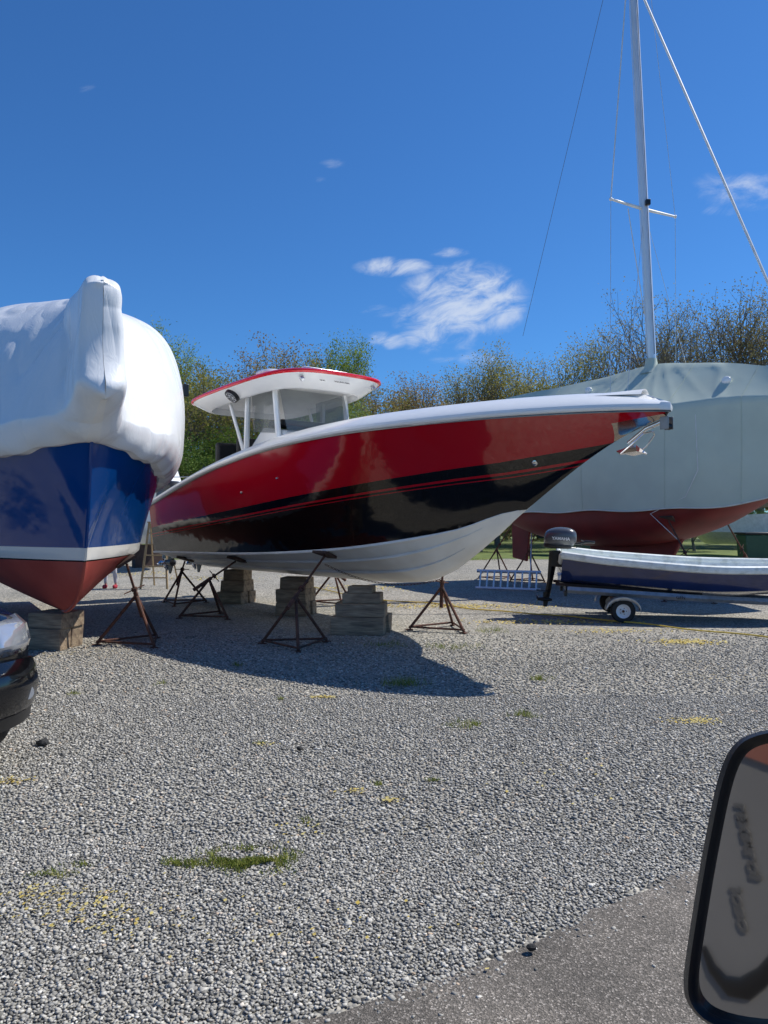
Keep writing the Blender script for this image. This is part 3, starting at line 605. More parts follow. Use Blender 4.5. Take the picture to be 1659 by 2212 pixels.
# ---------------------------------------------------------------- timbers
def timber(c,size,rot,label,group,seed):
    q=MB(); q.box((0,0,0),size)
    o=q.build('timber_block',M['wood'],None,smooth=0,bevel=.012)
    rnd=random.Random(seed)
    for v in o.data.vertices: v.co+=Vector((rnd.uniform(-.012,.012),rnd.uniform(-.008,.008),0))
    o.location=c; o.rotation_euler=(0,0,rot); tag(o,label,'timber block',group); return o
def stack(cx,cy,rot,layers,where,group):
    z=0
    names=['bottom','second','third','top'] if len(layers)==4 else (['bottom','middle','top'] if len(layers)==3 else ['bottom','top'])
    for i,(ln,dp,h,ax_) in enumerate(layers):
        r_=rot+random.uniform(-.06,.06)
        two=dp*2<ln*1.3 and i<2
        for k in ([-1,1] if two else [0]):
            d=Vector((-math.sin(r_),math.cos(r_),0))*k*(dp/2+.01)
            nm={0:'',1:'rear ', -1:'front '}[k]
            timber((cx+d.x+random.uniform(-.03,.03),cy+d.y,z+h/2),(ln,dp,h),r_,f'{nm}{names[i]} weathered timber of the stack {where}',group,random.random())
        z+=h+.001
stack(-.36,12.55,-.12,[(.86,.36,.29,0),(.80,.34,.20,0),(.62,.4,.16,0),(.40,.34,.11,0)],'under the bow of the red boat','timbers under the bow of the red boat')
stack(-1.72,15.0,-.2,[(.62,.3,.26,0),(.6,.3,.25,0),(.55,.45,.22,0)],'under the middle of the red boat','timbers under the middle of the red boat')
stack(-3.3,17.2,-.3,[(.6,.3,.26,0),(.56,.28,.25,0),(.5,.4,.23,0)],'under the stern of the red boat','timbers under the stern of the red boat')
stack(-4.72,11.05,-.2,[(.55,.27,.3,0),(.55,.25,.22,0)],'under the blue boat','timbers under the blue boat')
# ---------------------------------------------------------------- SAILBOAT
uS=Vector((.6,-.8,0)); vS=Vector((uS.y,-uS.x,0)); BS=Vector((9.48,16.64,0)); LS=9.2
def WS(s,t,z): return BS-uS*s+vS*t+Vector((0,0,z))
TS=thing('covered_sailboat','sailboat under a pale green canvas cover with tall silver mast and red bottom','sailboat',tuple(WS(LS/2,0,.35)),math.atan2(uS.y,uS.x),off=(-LS/2,0,.35))
zkS=ip([(0,3.5),(.8,2.7),(1.6,2.1),(2.6,1.6),(4,1.22),(5.5,1.12),(7.2,1.3),(8.4,1.65),(9.2,2.0)])
hbS=ip([(0,.06),(1,.55),(2,.9),(3.2,1.25),(4.8,1.5),(6.5,1.48),(8,1.25),(9.2,.95)])
b=MB()
for sg in (1,-1):
    rws=[]
    for s in frange(1.0,9.2,34):
        k=zkS(s);h=hbS(s)-.02;z1=max(k+.02,2.62-.04*s); rws.append([(-s,-sg*h*math.sin(min(1,q*1.35)*PI/2)**.8,k+(z1-k)*q**1.7) for q in frange(0,1,14)])
    b.grid(rws)
b.build('hull',M['sailred'],TS,smooth=60)
b=MB(); b.prism([(-3.2,-.09,1.5),(-6.2,-.09,1.4),(-5.9,-.09,.35),(-3.9,-.09,.35)],(0,.18,0)); b.build('keel',M['sailred'],TS,bevel=.05)
b=MB(); b.prism([(-8.35,-.04,1.9),(-9.15,-.04,2.0),(-9.1,-.04,.7),(-8.5,-.04,.6)],(0,.08,0)); b.build('rudder',M['sailred'],TS,bevel=.03)
zr=ip([(-.35,4.6),(0,5.0),(1.5,5.45),(3,5.75),(4.2,5.9),(6,5.78),(9.4,5.7)]); zs=ip([(-.35,4.1),(0,4.45),(1.5,4.6),(4,4.5),(7,4.3),(9.4,4.1)]); zb3=ip([(-.35,2.9),(0,2.6),(1,2.28),(2.5,2.10),(9.4,2.02)])
rws=[]
for s in frange(-.3,9.4,170):
    half=[]; W=(hbS(max(0,s))+.1)*(1 if s<9.2 else .9)
    for q in frange(0,1,16): half.append((W*(1+.03*math.sin(q*PI))-.04*math.sin(q*PI)*(.5+.5*math.sin(s*2.1)),zb3(s)+.03*math.sin(s*2.9)*(1-q)+(zs(s)-zb3(s))*q))
    for q in frange(.06,1,16): half.append((W*(1-q)**1.02,zs(s)+(zr(s)-zs(s))*(q-.04*math.sin(q*PI)*(.6+.4*math.sin(s*2.6)))))
    row=[Vector((-s,-t,z)) for t,z in half]+[Vector((-s,t,z)) for t,z in half[-2::-1]]
    for p in row:
        cr=max(0,math.sin(p.x*2.1+p.z*1.3+noise.noise(p*.7)*4))**8*.016
        rdx=p.x+4.2; an_=math.atan2(rdx,6.3-p.z); dist=math.hypot(rdx,6.3-p.z)
        fold=(1-abs(math.sin(an_*13+noise.noise(p*.5)*1.5)))**3*.022*math.exp(-((dist-1.0)/1.3)**2)*(1 if p.z<zr(s)-.05 else .2)
        droop=.02*max(0,math.sin(p.x*6+noise.noise(p*1.1)*3))**4*math.exp(-((p.z-zs(s)+.1)/.25)**2)
        dv=cr+fold+droop
        p+=noise.noise_vector(Vector((p.x*.7,p.y*.7,p.z*.5)))*.022+Vector((0,-dv if p.y<0 else dv,fold*.4))
    rws.append(row)
b=MB(); b.grid(rws); b.add(rws[-1],[tuple(range(len(rws[-1])))]); b.add(rws[0],[tuple(range(len(rws[0])))[::-1]]); cov=b.build('canvas_cover',M['tarp'],TS,smooth=70)
for s in (1.4,3.0,5.2,7.2):
    b=MB(); i=int((s+.3)/9.7*169); 
    b.tube([p*1.0+Vector((0,(-.006 if p.y<0 else .006),.003)) for p in rws[i]],.006,5); b.build('cover_seam',M['tarp'],cov)
for (s,q) in [(1.9,23),(5.9,27)]:
    i=int((s+.3)/9.7*169); p=rws[i][q]; b=MB(); b.ball(p+Vector((0,-.02,.02)),(.12,.05,.10),7); b.build('cover_vent',M['gel'],cov)
b=MB(); b.tube([r_[0]+Vector((0,-.02,.02)) for r_ in rws[::3]],.012,5); b.build('cover_rope',M['rope'],cov)
b=MB(); b.tube([WS(2.3,1.10,4.3),WS(2.2,1.16,3.0),WS(2.5,1.18,2.4),WS(3.3,1.38,2.0),WS(2.7,1.2,1.4)],.011,5); b.build('lashing_rope',M['rope'],TS,world=True)
mb0=P3(1410,800,20.0); mtop=P3(1362,-160,20.0); md=(mtop-mb0).normalized()
mb0=mb0-md*2.2
b=MB(); b.tube([mb0,mtop],[.125,.105],14,sq=(1.15,.85)); mast=b.build('mast',M['mast'],TS,world=True)
b=MB(); off_=Vector((.03,-.125,0)); b.tube([mb0+md*2.6+off_,mtop+off_],.008,5); b.build('sail_track',M['blk'],mast,world=True)
b=MB(); b.lathe(P3(1407,800,20)-Vector((0,0,.1)),(0,0,1),[(.30,0),(.18,.15),(.15,.35),(.14,.4)],14); b.build('mast_boot',M['tarp'],TS,world=True)
mp=lambda y:P3(1370+38*y/790,y,20.0)
spl=P3(1320,430,19.45); spr=P3(1459,468,20.55)
for e_ in (spl,spr):
    b=MB(); b.tube([mp(452),e_],[.045,.03],8); b.ball(e_,.045,5); b.build('spreader',M['white'],TS,world=True)
b=MB(); b.box(P3(1400,437,19.85),(.12,.1,.14)); b.build('mast_light',M['blk'],mast,world=True,bevel=.01)
def wire(pts,r_,m='wire',nm='shroud'):
    b=MB(); b.tube(pts,r_,8); b.build(nm,M[m],TS,world=True)
hp=P3(1385,-130,20)
wire([P3(1356,-60,20),spl],.016,'rope'); wire([spl,WS(4.4,1.45,4.4)],.007); wire([hp+Vector((.1,0,0)),spr,WS(4.4,-1.45,4.4)],.007)
wire([mp(455),WS(4.0,1.4,4.4)],.007,'wire'); wire([mp(455),WS(3.6,-1.4,4.4)],.006)
fe=P3(1393,0,19.9)+ (P3(1393,0,19.9)-P3(1745,806,16.9))*.12
wire([fe,P3(1745,806,16.9)],.032,'white','forestay')
wire([mtop,P3(1303,0,20.8),P3(1130,726,24.0)],.006,'darkwire','backstay')
wire([P3(1357,450,19.8),P3(1374,560,19.9),P3(1393,680,20)],.012,'rope','halyard'); wire([mp(0)+Vector((-.16,-.1,0)),P3(1398,770,19.8)],.007,'rope','halyard')
def sstand(base,s,t,z,label,rot):
    Tn,tp=stand(base,WS(s,t,z),rot,label,rad=.6,apex=.95,group='rusty boat stands under the covered sailboat'); pad(Tn,tp,-vS*(1 if t>0 else -1)*.6+Vector((0,0,1)))
sstand((3.55,24.2),8.0,1.1,1.85,'rusty stand at the stern of the sailboat behind the aluminium ladder',.2)
sstand((4.4,23.3),7.0,1.2,1.7,'rusty stand between the sailboat rudder and its keel',.8)
sstand((6.9,17.4),3.0,1.1,1.85,'rusty stand under the sailboat bow just behind the dinghy trailer',.8)
sstand((9.4,20.0),2.8,-1.1,1.85,'rusty stand on the far side of the sailboat bow',.4)
# ---------------------------------------------------------------- DINGHY + TRAILER
hd=Vector((1,-.16,0)).normalized(); rz=math.atan2(hd.y,hd.x); pit=R(3.2)
TD=thing('dinghy','open white skiff with navy hull and grey outboard, resting on a trailer','dinghy',(3.35,14.75,.64),rz,pitch=pit,roll=R(3.0))
hbD=ip([(0,.66),(1,.78),(2.4,.86),(3.6,.74),(4.4,.45),(4.9,.05)]); zkD=ip([(0,0),(2.5,-.02),(3.8,.08),(4.5,.26),(4.9,.62)]); zgD=ip([(0,.60),(.9,.545),(2.4,.52),(3.8,.58),(4.9,.72)])
out=[];inn=[]
for x in frange(0,4.9,40):
    h=hbD(x);k=zkD(x);g_=zgD(x)
    prof=[(0,k),(h*.50,k+.03),(h*.82,k+(g_-k)*.25),(h*.94,k+(g_-k)*.6),(h,g_)]
    out.append([(x,-t,z) for t,z in prof[::-1]]+[(x,t,z) for t,z in prof[1:]])
    xi=min(4.68,x); hi=max(.01,hbD(x)-.07); inn.append([(xi,-t,z) for t,z in [(hi,g_),(hi*.9,k+(g_-k)*.6),(hi*.7,k+.14),(0,k+.11)]]+[(xi,t,z) for t,z in [(hi*.7,k+.14),(hi*.9,k+(g_-k)*.6),(hi,g_)]])
b=MB(); b.grid(out); b.add(out[0],[tuple(range(9))]); b.build('hull',M['navy'],TD,smooth=40)
b=MB(); b.grid(inn); b.add([(x+.06,y,z) for x,y,z in inn[0]],[tuple(range(7))]); b.build('interior',M['dingwhite'],TD,smooth=40)
for sg in (1,-1):
    b=MB(); b.tube([(x,sg*(hbD(x)-.025),zgD(x)-.01) for x in frange(-.02,4.88,40)],.06,8,sq=(1.25,1)); b.build('gunwale',M['dingwhite'],TD)
b=MB(); b.tube([(0,-.66,.59),(0.0,-.3,.56),(0,-.22,.42),(0,.22,.42),(0,.3,.56),(0,.66,.59)],.045,8); b.build('transom_rim',M['dingwhite'],TD)
for x in (.75,2.3,3.5):
    b=MB(); b.box((x,0,.30),(.3,hbD(x)*1.5,.05)); b.build('thwart',M['dingwhite'],TD,bevel=.015)
b=MB(); b.box((4.03,-.625,.36),(.13,.012,.08),Matrix.Rotation(.5,3,'Z')); b.build('registration_sticker',M['redtrim'],TD)
text('53',.07,(4.03,-.637,.36),(1,.5,0),(0,0,1),M['white'],TD)
b=MB(); b.tube([(-.12,0,.6),(-.16,0,.05),(-.2,0,-.28)],[.09,.055,.05],8,sq=(1.3,.8)); b.box((-.08,0,.46),(.16,.2,.3)); b.box((-.28,0,-.17),(.26,.16,.015)); b.tube([(-.1,0,-.34),(-.2,0,-.34),(-.38,0,-.34)],[.02,.05,.03],8); b.prism([(-.14,-.01,-.2),(-.28,-.01,-.2),(-.26,-.01,-.48),(-.19,-.01,-.48)],(0,.02,0))
om=b.build('outboard_motor',M['blk'],TD,bevel=.01)
b=MB(); b.ball((-.02,0,.88),(.31,.2,.19),12,e=.7)
for p in b.v:
    if p.x<-.04: p.z-=(-.04-p.x)*.15
b.build('engine_cowling',M['darkgrey'],om)
b=MB(); b.ball((-.06,0,.71),(.27,.175,.05),8,e=.5); b.build('cowling_base',M['blk'],om)
text('YAMAHA',.08,(-.02,-.212,.86),(1,0,0),(0,.1,1),M['white'],om,ext=.008,bold=.002)
b=MB(); b.tube([(.1,-.05,.76),(.35,-.08,.78),(.46,-.09,.82),(.62,-.1,.82)],[.025,.022,.03,.024],8); b.build('tiller',M['blk'],om)
b=MB()
for k in range(3):
    a=k*2.09; b.add([(-.38,0,-.34),(-.36,.11*math.cos(a),-.34+.11*math.sin(a)),(-.41,.11*math.cos(a+.8),-.34+.11*math.sin(a+.8))],[(0,1,2)])
b.build('propeller',M['darkgrey'],om,smooth=0).modifiers.new('s','SOLIDIFY').thickness=.006
b=MB(); b.tube([(.12,0,.66),(.3,.15,.68),(.5,.1,.8),(.35,-.1,.85)],.01,5); b.build('fuel_line',M['blk'],TD)
TT=thing('boat_trailer','galvanised boat trailer carrying the small navy and white skiff','trailer',(4.0,14.6,0),rz)
WX=.40
for sg in (1,-1):
    b=MB(); b.tube([(-.55,sg*.6,.56),(1.5,sg*.6,.45),(3.0,sg*.35,.37),(4.2,0,.32)],.055,4,sq=(1.1,.6)); b.build('frame_rail',M['galv'],TT,smooth=0)
    b=MB(); b.box((.55,sg*.36,.575),(2.6,.09,.05),Matrix.Rotation(pit,3,'Y')); b.build('bunk',M['ply'],TT,bevel=.01)
    for x in (-.3,1.3):
        b=MB(); b.box((x,sg*.36,.52),(.05,.05,.10)); b.build('bunk_bracket',M['galv'],TT)
    b=MB(); b.lathe((WX,sg*.82-.075,.215),(0,1,0),[(.11,.0),(.19,.0),(.212,.02),(.215,.075),(.212,.13),(.19,.15),(.11,.15)],28); wh=b.build('wheel',M['rub'],TT)
    b=MB(); y0=sg*.82; b.lathe((WX,y0,.215),(0,sg,0),[(.0,.065),(.035,.065),(.04,.05),(.06,.04),(.085,.045),(.1,.07),(.125,.082),(.125,-.06)],24); b.build('rim',M['white'],wh)
    b=MB()
    for k in range(5):
        a=k*2*PI/5; b.ball((WX+.055*math.cos(a),y0+sg*.05,.215+.055*math.sin(a)),.009,4)
    b.ball((WX,y0+sg*.07,.215),(.025,.02,.025),5); b.build('hub',M['rust'],wh)
    b=MB(); rr=[]
    for a in frange(-10,190,15): 
        ca,sa=math.cos(R(a)),math.sin(R(a)); rr.append([(WX+ca*.30,sg*(.70),.25+max(sa,-.1)*.22),(WX+ca*.30,sg*.93,.25+max(sa,-.1)*.22),(WX+ca*.30,sg*.935,.19+max(sa,-.1)*.22)])
    b.grid(rr); b.build('fender',M['galv'],TT).modifiers.new('s','SOLIDIFY').thickness=.006
    b=MB(); b.tube([(-.55,sg*.6,.56),(-.55,sg*.5,.60)],.03,6); b.box((-.58,sg*.55,.49),(.05,.2,.09)); b.build('tail_lamp',M['blk'],TT)
b=MB(); b.tube([(WX,-.8,.215),(WX,.8,.215)],.03,8); b.box((WX,0,.32),(.08,1.2,.08)); b.build('axle',M['rust'],TT)
for x,w_,z in ((-.5,1.2,.53),(1.3,1.2,.44)):
    b=MB(); b.box((x,0,z),(.07,w_,.07)); b.build('cross_member',M['galv'],TT)
b=MB(); b.tube([(.9,0,.46),(4.9,0,.34)],.045,4); b.tube([(3.9,0,.38),(3.9,0,.95)],.03,6); b.box((4.95,0,.36),(.2,.08,.07)); b.tube([(4.5,.08,.55),(4.5,.08,.03)],.025,6); b.build('tongue',M['galv'],TT,smooth=0)
text('GEN',.08,(1.42,-.665,.45),(1,0,-.05),(0,0,1),M['blk'],TT,ext=.003)
Tl=thing('aluminium_ladder','short aluminium ladder propped on its edge on the gravel behind the skiff','ladder',(3.2,20.8,0))
la=Vector((2.45,20.6,.04)); lb_=Vector((4.05,19.9,.04)); up=Vector((.07,.25,.44))
for q in (0,1):
    b=MB(); b.tube([la+up*q,lb_+up*q],.045,4,sq=(1,.5)); b.build('side_rail',M['alu'],Tl,world=True,smooth=0)
for i in range(9):
    p=la.lerp(lb_,(i+.6)/9.2); b=MB(); b.tube([p,p+up],.024,6); b.build('rung',M['alu'],Tl,world=True)
b=MB(); b.tube([(4.0,21.0,.02),(4.35,22.6,1.9)],.02,6); solo(b,'pole',M['alu'],(4.0,21.0,.0),'thin metal pole leaning up beside the red rudder','pole')
b=MB(); pts=[]
for px,py in [(640,1262),(760,1290),(840,1300),(930,1305),(1010,1318),(1080,1322),(1150,1330),(1240,1335),(1330,1345),(1400,1352),(1480,1362),(1560,1370),(1640,1378),(1720,1388),(1900,1400)]:
    x,y=G(px,py); pts.append(Vector((x,y,.03)))
fp=[]
for i in range(len(pts)-1):
    for k in range(6): 
        t=k/6; p=pts[i].lerp(pts[i+1],t); p.y+=math.sin((i+t)*2.3)*.06; fp.append(p)
b.tube(fp,.013,6); solo(b,'extension_cord',M['yellow'],tuple(fp[0]),'long yellow cord snaking across the gravel towards the trailer','cord')
# ---------------------------------------------------------------- wooden step ladder, person, distant boats
Tw=thing('step_ladder','wooden step ladder standing open behind the blue boat','ladder',(-6.2,21.0,0))
for sx in (-.3,.3):
    b=MB(); b.tube([(-6.2+sx*1.2,20.7,0),(-6.2+sx*.7,21.0,1.8)],.035,4); b.build('front_leg',M['tanwood'],Tw,world=True,smooth=0)
    b=MB(); b.tube([(-6.2+sx*1.15,21.9,0),(-6.2+sx*.7,21.1,1.75)],.025,4); b.build('rear_leg',M['tanwood'],Tw,world=True,smooth=0)
for i in range(5):
    z=.3+i*.3; b=MB(); b.box((-6.2,20.7+z*.17,z),(.66-z*.15,.1,.03)); b.build('step',M['tanwood'],Tw,world=True)
b=MB(); b.box((-6.2,21.05,1.8),(.5,.28,.03)); b.build('top_cap',M['tanwood'],Tw,world=True)
def skin(pts,edges,name,m,parent,rootv=0):
    off,Mi=OFF[parent.name]; me=bpy.data.meshes.new(name); me.from_pydata([tuple(Mi@Vector(p[:3])) for p in pts],edges,[]); me.materials.append(m)
    o=bpy.data.objects.new(name,me); C.objects.link(o); o.parent=parent; OFF[o.name]=OFF[parent.name]
    md_=o.modifiers.new('sk','SKIN'); 
    for i,p in enumerate(pts):
        sv=me.skin_vertices[0].data[i]; sv.radius=(p[3],p[4] if len(p)>4 else p[3]); sv.use_root=(i==rootv)
    md_.use_smooth_shade=True; sb=o.modifiers.new('ss','SUBSURF'); sb.levels=2; sb.render_levels=2; return o
X,Y=-7.45,20.9
Tp=thing('person','person in pale leggings and red shoes standing behind the blue boat','person',(X,Y,0))
pts=[(X,Y,.95,.15,.11),(X,Y,1.15,.13,.1),(X,Y,1.38,.17,.1),(X,Y,1.46,.07,.06),(X,Y-.01,1.56,.07,.08),(X,Y-.01,1.66,.08,.1),
 (X-.19,Y,1.4,.055),(X-.24,Y+.02,1.12,.042),(X-.2,Y-.15,.92,.03),(X+.19,Y,1.4,.055),(X+.24,Y+.02,1.12,.042),(X+.2,Y-.15,.92,.03),
 (X-.1,Y,.88,.09),(X-.11,Y-.02,.5,.055),(X-.12,Y,.09,.035),(X+.1,Y,.88,.09),(X+.13,Y-.03,.5,.055),(X+.15,Y+.02,.09,.035)]
skin(pts,[(0,1),(1,2),(2,3),(3,4),(4,5),(2,6),(6,7),(7,8),(2,9),(9,10),(10,11),(0,12),(12,13),(13,14),(0,15),(15,16),(16,17)],'body',M['skin'],Tp)
skin([(X,Y,.96,.16,.125),(X-.1,Y,.86,.1),(X-.11,Y-.02,.5,.065),(X-.12,Y,.12,.045),(X+.1,Y,.86,.1),(X+.13,Y-.03,.5,.065),(X+.15,Y+.02,.12,.045)],[(0,1),(1,2),(2,3),(0,4),(4,5),(5,6)],'leggings',M['leggings'],Tp)
skin([(X,Y,.92,.17,.14),(X,Y,1.15,.15,.12),(X,Y,1.4,.18,.12),(X-.2,Y,1.4,.07),(X-.25,Y+.02,1.12,.055),(X-.21,Y-.12,.97,.045),(X+.2,Y,1.4,.07),(X+.25,Y+.02,1.12,.055),(X+.21,Y-.12,.97,.045)],[(0,1),(1,2),(2,3),(3,4),(4,5),(2,6),(6,7),(7,8)],'jacket',M['redcloth'],Tp)
for dx,dy in ((-.12,0),(.15,.02)):
    b=MB(); b.ball((X+dx,Y+dy-.06,.055),(.05,.13,.055),8,e=.8); b.build('shoe',M['redcloth'],Tp,world=True)
b=MB(); b.ball((X,Y+.02,1.68),(.1,.12,.11),8); b.build('hair',M['hair'],Tp,world=True)
b=MB(); b.box((X,Y-.105,1.61),(.02,.03,.04)); b.build('nose',M['skin'],Tp,world=True,bevel=.006)
def smallboat(name,label,pos,head,Lb,beam,z0,z1,cab,hullm):
    Tq=thing(name,label,'boat',(pos[0],pos[1],z0),head,off=(-Lb/2,0,z0))
    zkq=ip([(0,z1),(Lb*.1,z0+(z1-z0)*.45),(Lb*.25,z0+.05),(Lb,z0)]); hq=ip([(0,.03),(Lb*.15,beam*.3),(Lb*.4,beam*.48),(Lb,beam*.46)]); hcq=ip([(0,0),(Lb*.08,0),(Lb*.3,beam*.36),(Lb,beam*.42)])
    zgq=ip([(0,z1),(Lb,z1-.25)]); rq=loft(Lb,zkq,hq,zgq,hcq,lambda s:z0+(z1-z0)*.4,lambda s:1.2,frange(0,Lb,30),4,8)
    b=MB()
    for sg in (1,-1): b.grid([[(-s,-sg*h[0],h[1]) for h in half] for s,half in rq])
    last=rq[-1][1]; poly=[(-Lb,-h[0],h[1]) for h in last[::-1]]+[(-Lb,h[0],h[1]) for h in last[1:]]; b.add(poly,[tuple(range(len(poly)))])
    b.grid([[(-s,-hq(s),zgq(s)) for s in frange(0,Lb,20)],[(-s,hq(s),zgq(s)) for s in frange(0,Lb,20)]])
    b.build('hull',hullm,Tq)
    b=MB(); b.box((-Lb*.45,0,z0/2),(.3,beam*.5,z0)) ; b.build('keel_block',M['ply'],Tq)
    if cab:
        b=MB(); b.prism([(-Lb*.25,-beam*.32,z1-.1),(-Lb*.34,-beam*.28,z1+.55),(-Lb*.4,-beam*.27,z1+1.1),(-Lb*.7,-beam*.27,z1+1.15),(-Lb*.75,-beam*.32,z1-.2)],(0,beam*.6,0)); b.build('cabin',M['gel'],Tq,bevel=.08)
        for yv in (-beam*.31,beam*.345):
            b=MB(); b.box((-Lb*.53,yv,z1+.65),(Lb*.3,.03,.45)); b.build('window',M['tint'],Tq,bevel=.02)
        for sg in (-1,1):
            b=MB(); b.tube([(-s,sg*hq(s)*.9,z1+.45) for s in frange(.1,Lb*.4,8)],.018,5)
            for s in frange(.1,Lb*.4,4): b.tube([(-s,sg*hq(s)*.9,z1-.05),(-s,sg*hq(s)*.9,z1+.45)],.015,5)
            b.build('bow_rail',M['steel'],Tq)
    return Tq
smallboat('cabin_cruiser','white cabin cruiser partly hidden between the blue boat and the red boat stern',(-9.6,31,0),math.atan2(-.75,.66),8,2.8,.9,3.0,True,M['gel'])
smallboat('distant_boat','white hulled boat far behind the sailboat bow at the right edge',(19.5,40,0),math.atan2(-.9,.4),7,2.6,.6,2.3,False,M['white'])
smallboat('distant_boat','dark navy hull standing far behind the sailboat keel',(12.0,41,0),math.atan2(-.5,.85),7.5,2.6,.7,2.2,False,M['navy'])
bn=thing('waste_bin','dark green lidded waste bin at the right edge beyond the skiff','bin',(18.0,37,0))
q=MB(); q.box((18.0,37,.6),(1.5,1.0,1.2),taper=1.1); q.build('container',M['greenplastic'],bn,world=True,bevel=.05)
q=MB(); q.box((18.0,37,1.26),(1.75,1.2,.1)); q.build('lid',M['blk'],bn,world=True,bevel=.03)
# ---------------------------------------------------------------- BLACK CAR
fx=-2.47; y0,y1=5.6,7.45; yc=(y0+y1)/2; W2=(y1-y0)/2
TC=thing('parked_car','black parked car with its nose poking in at the left edge','car',(fx-2.3,yc,0))
def carshell(prof,name,m,inset=0,rnd=.3,k=13,closed=True):
    b=MB(); rws=[]
    for i in range(k):
        f=-1+2*i/(k-1); row=[]
        for (x,z,ins) in prof:
            xx=fx+x; fr=max(0,1-abs(x)/1.6); xx-=rnd*abs(f)**3.2*fr
            fb=max(0,1-abs(x+4.6)/1.2); xx+=.2*abs(f)**3*fb
            zz=z-(.04*abs(f)**4 if z>.6 else 0)
            row.append((xx,yc+f*(W2-inset-ins),zz))
        rws.append(row)
    b.grid(rws,0,closed); n=len(prof); b.add(rws[0],[tuple(range(n))]); b.add(rws[-1],[tuple(range(n))[::-1]]); return b.build(name,m,TC,world=True,smooth=45)
arch=lambda cx,n=9:[(cx+.42*math.cos(a),.34+.42*math.sin(a),0) for a in frange(0,PI,n)]
prof=[(-.14,.42,.02),(-.12,.7,0),(-.1,.92,0),(-.2,1.10,.03),(-.5,1.20,.08),(-1.1,1.26,.1),(-1.45,1.28,.1),(-3.9,1.28,.08),(-4.55,1.2,.06),(-4.65,.9,0),(-4.6,.45,0),(-4.2,.38,0)]+[(x,z,0) for x,z,_ in arch(-3.6)[::-1]]+[(-3.0,.34,0),(-1.4,.34,0)]+[(x,z,0) for x,z,_ in arch(-.82)[::-1]]+[(-.3,.36,0)]
carshell(prof,'body',M['carp'])
carshell([(.0,.44,.0),(.03,.62,0),(.0,.74,0),(-.05,.8,0),(-.36,.8,0),(-.36,.4,0),(-.08,.34,.02)],'bumper',M['carp'],rnd=.30)
carshell([(-.06,.30,.02),(-.02,.4,.02),(-.36,.4,.02),(-.34,.28,.02)],'lower_valance',M['blk'],rnd=.30)
carshell([(-1.45,1.26,.12),(-2.1,1.68,.26),(-2.4,1.74,.28),(-3.9,1.74,.28),(-4.5,1.3,.14)],'cabin',M['tint'],rnd=.1)
carshell([(-2.12,1.69,.25),(-2.4,1.765,.27),(-3.9,1.765,.27),(-4.0,1.71,.26)],'roof',M['carp'],rnd=0)
for sg in (-1,1):
    b=MB(); rr=[]
    for f in frange(.50,.99,8):
        dx=.3*f**3.2
        rr.append([(fx-.02-dx-.08,yc+sg*f*W2*1.006,.82),(fx-.02-dx-.045,yc+sg*f*W2*1.006,.90),(fx-.03-dx-.08,yc+sg*f*W2*1.006,1.02),(fx-.05-dx-.16,yc+sg*f*(W2-.02),1.09)])
    b.grid(rr); hl=b.build('headlight',M['lampglass'],TC,world=True); hl.modifiers.new('s','SOLIDIFY').thickness=.03
    b=MB(); b.lathe((fx-.17,yc+sg*W2*.80,.53),(1,0,0),[(0,.03),(.05,.03),(.06,.0),(.06,-.1)],12); b.build('fog_lamp',M['lampglass'],TC,world=True)
    for x in (-.82,-3.6):
        b=MB(); yy=yc+sg*(W2-.13); b.lathe((fx+x,yy-.1,.34),(0,1,0),[(.21,0),(.31,0),(.335,.03),(.34,.1),(.335,.17),(.31,.2),(.21,.2)],32); wh=b.build('wheel',M['rub'],TC,world=True)
        b=MB(); b.lathe((fx+x,yy,.34),(0,sg,0),[(0,.07),(.05,.07),(.06,.05),(.08,.04),(.1,.05),(.18,.06),(.21,.09),(.22,.09),(.22,-.09)],24); b.build('rim',M['alu'],wh,world=True)
b=MB()
for i in range(4): b.box((fx-.06,yc,.84+i*.045),(.03,.6,.018))
b.build('grille',M['dullsteel'],TC,world=True)
TC.location=(-4.90,6.08,0); TC.rotation_euler=(0,0,R(-28))
# ---------------------------------------------------------------- OWN VAN WITH SIDE MIRROR
DM=.75
ol=[(1725,1568),(1672,1573),(1632,1581),(1600,1595),(1577,1618),(1559,1655),(1543,1712),(1525,1800),(1507,1900),(1491,2000),(1480,2075),(1476,2120),(1480,2155),(1497,2186),(1530,2214),(1590,2236),(1680,2248),(1780,2245),(1832,2220),(1850,2140),(1858,1900),(1855,1700),(1842,1610),(1800,1575)]
camp=Vector((0,0,CH)); cen=P3(1675,1900,DM); ray=(cen-camp)/DM; KM=-.70
mn=Vector((-.5735,-.8192,0))
def PM(px,py):
    a=(px-830)/F; y=(DM-KM*cen.x)/(1-KM*a); return P3(px,py,y)
VY=-.12
def hit(px,py):
    p=PM(px,py); d=(p-camp).normalized(); r_=d-mn*2*d.dot(mn); t=(VY-p.y)/r_.y; return p+r_*t
TV=thing('van','grey van parked beside the camera, its black door mirror filling the lower right corner','van',(-1.0,-1.1,0))
b=MB()
b.prism([(-4.2,VY,.45),(1.9,VY,.45),(2.2,VY,.8),(1.9,VY,1.25),(1.15,VY,1.42),(-4.2,VY,1.42)],(0,-1.95,0)); b.build('body',M['van'],TV,world=True,bevel=.04)
b=MB(); b.prism([(-4.15,VY-.12,2.35),(-.2,VY-.12,2.35),(.1,VY-.12,2.28),(-.15,VY-.12,2.2),(-4.15,VY-.12,2.2)],(0,-1.7,0)); b.build('roof',M['van'],TV,world=True,bevel=.03)
for (xa,xb) in ((1.1,.05),(-1.15,-1.15),(-4.1,-4.1)):
    for yy in (VY-.06,VY-1.85):
        b=MB(); b.tube([(xa,yy,1.42),(xb,yy+(-.06 if yy>-1 else .06),2.25)],.05,6); b.build('pillar',M['van'],TV,world=True)
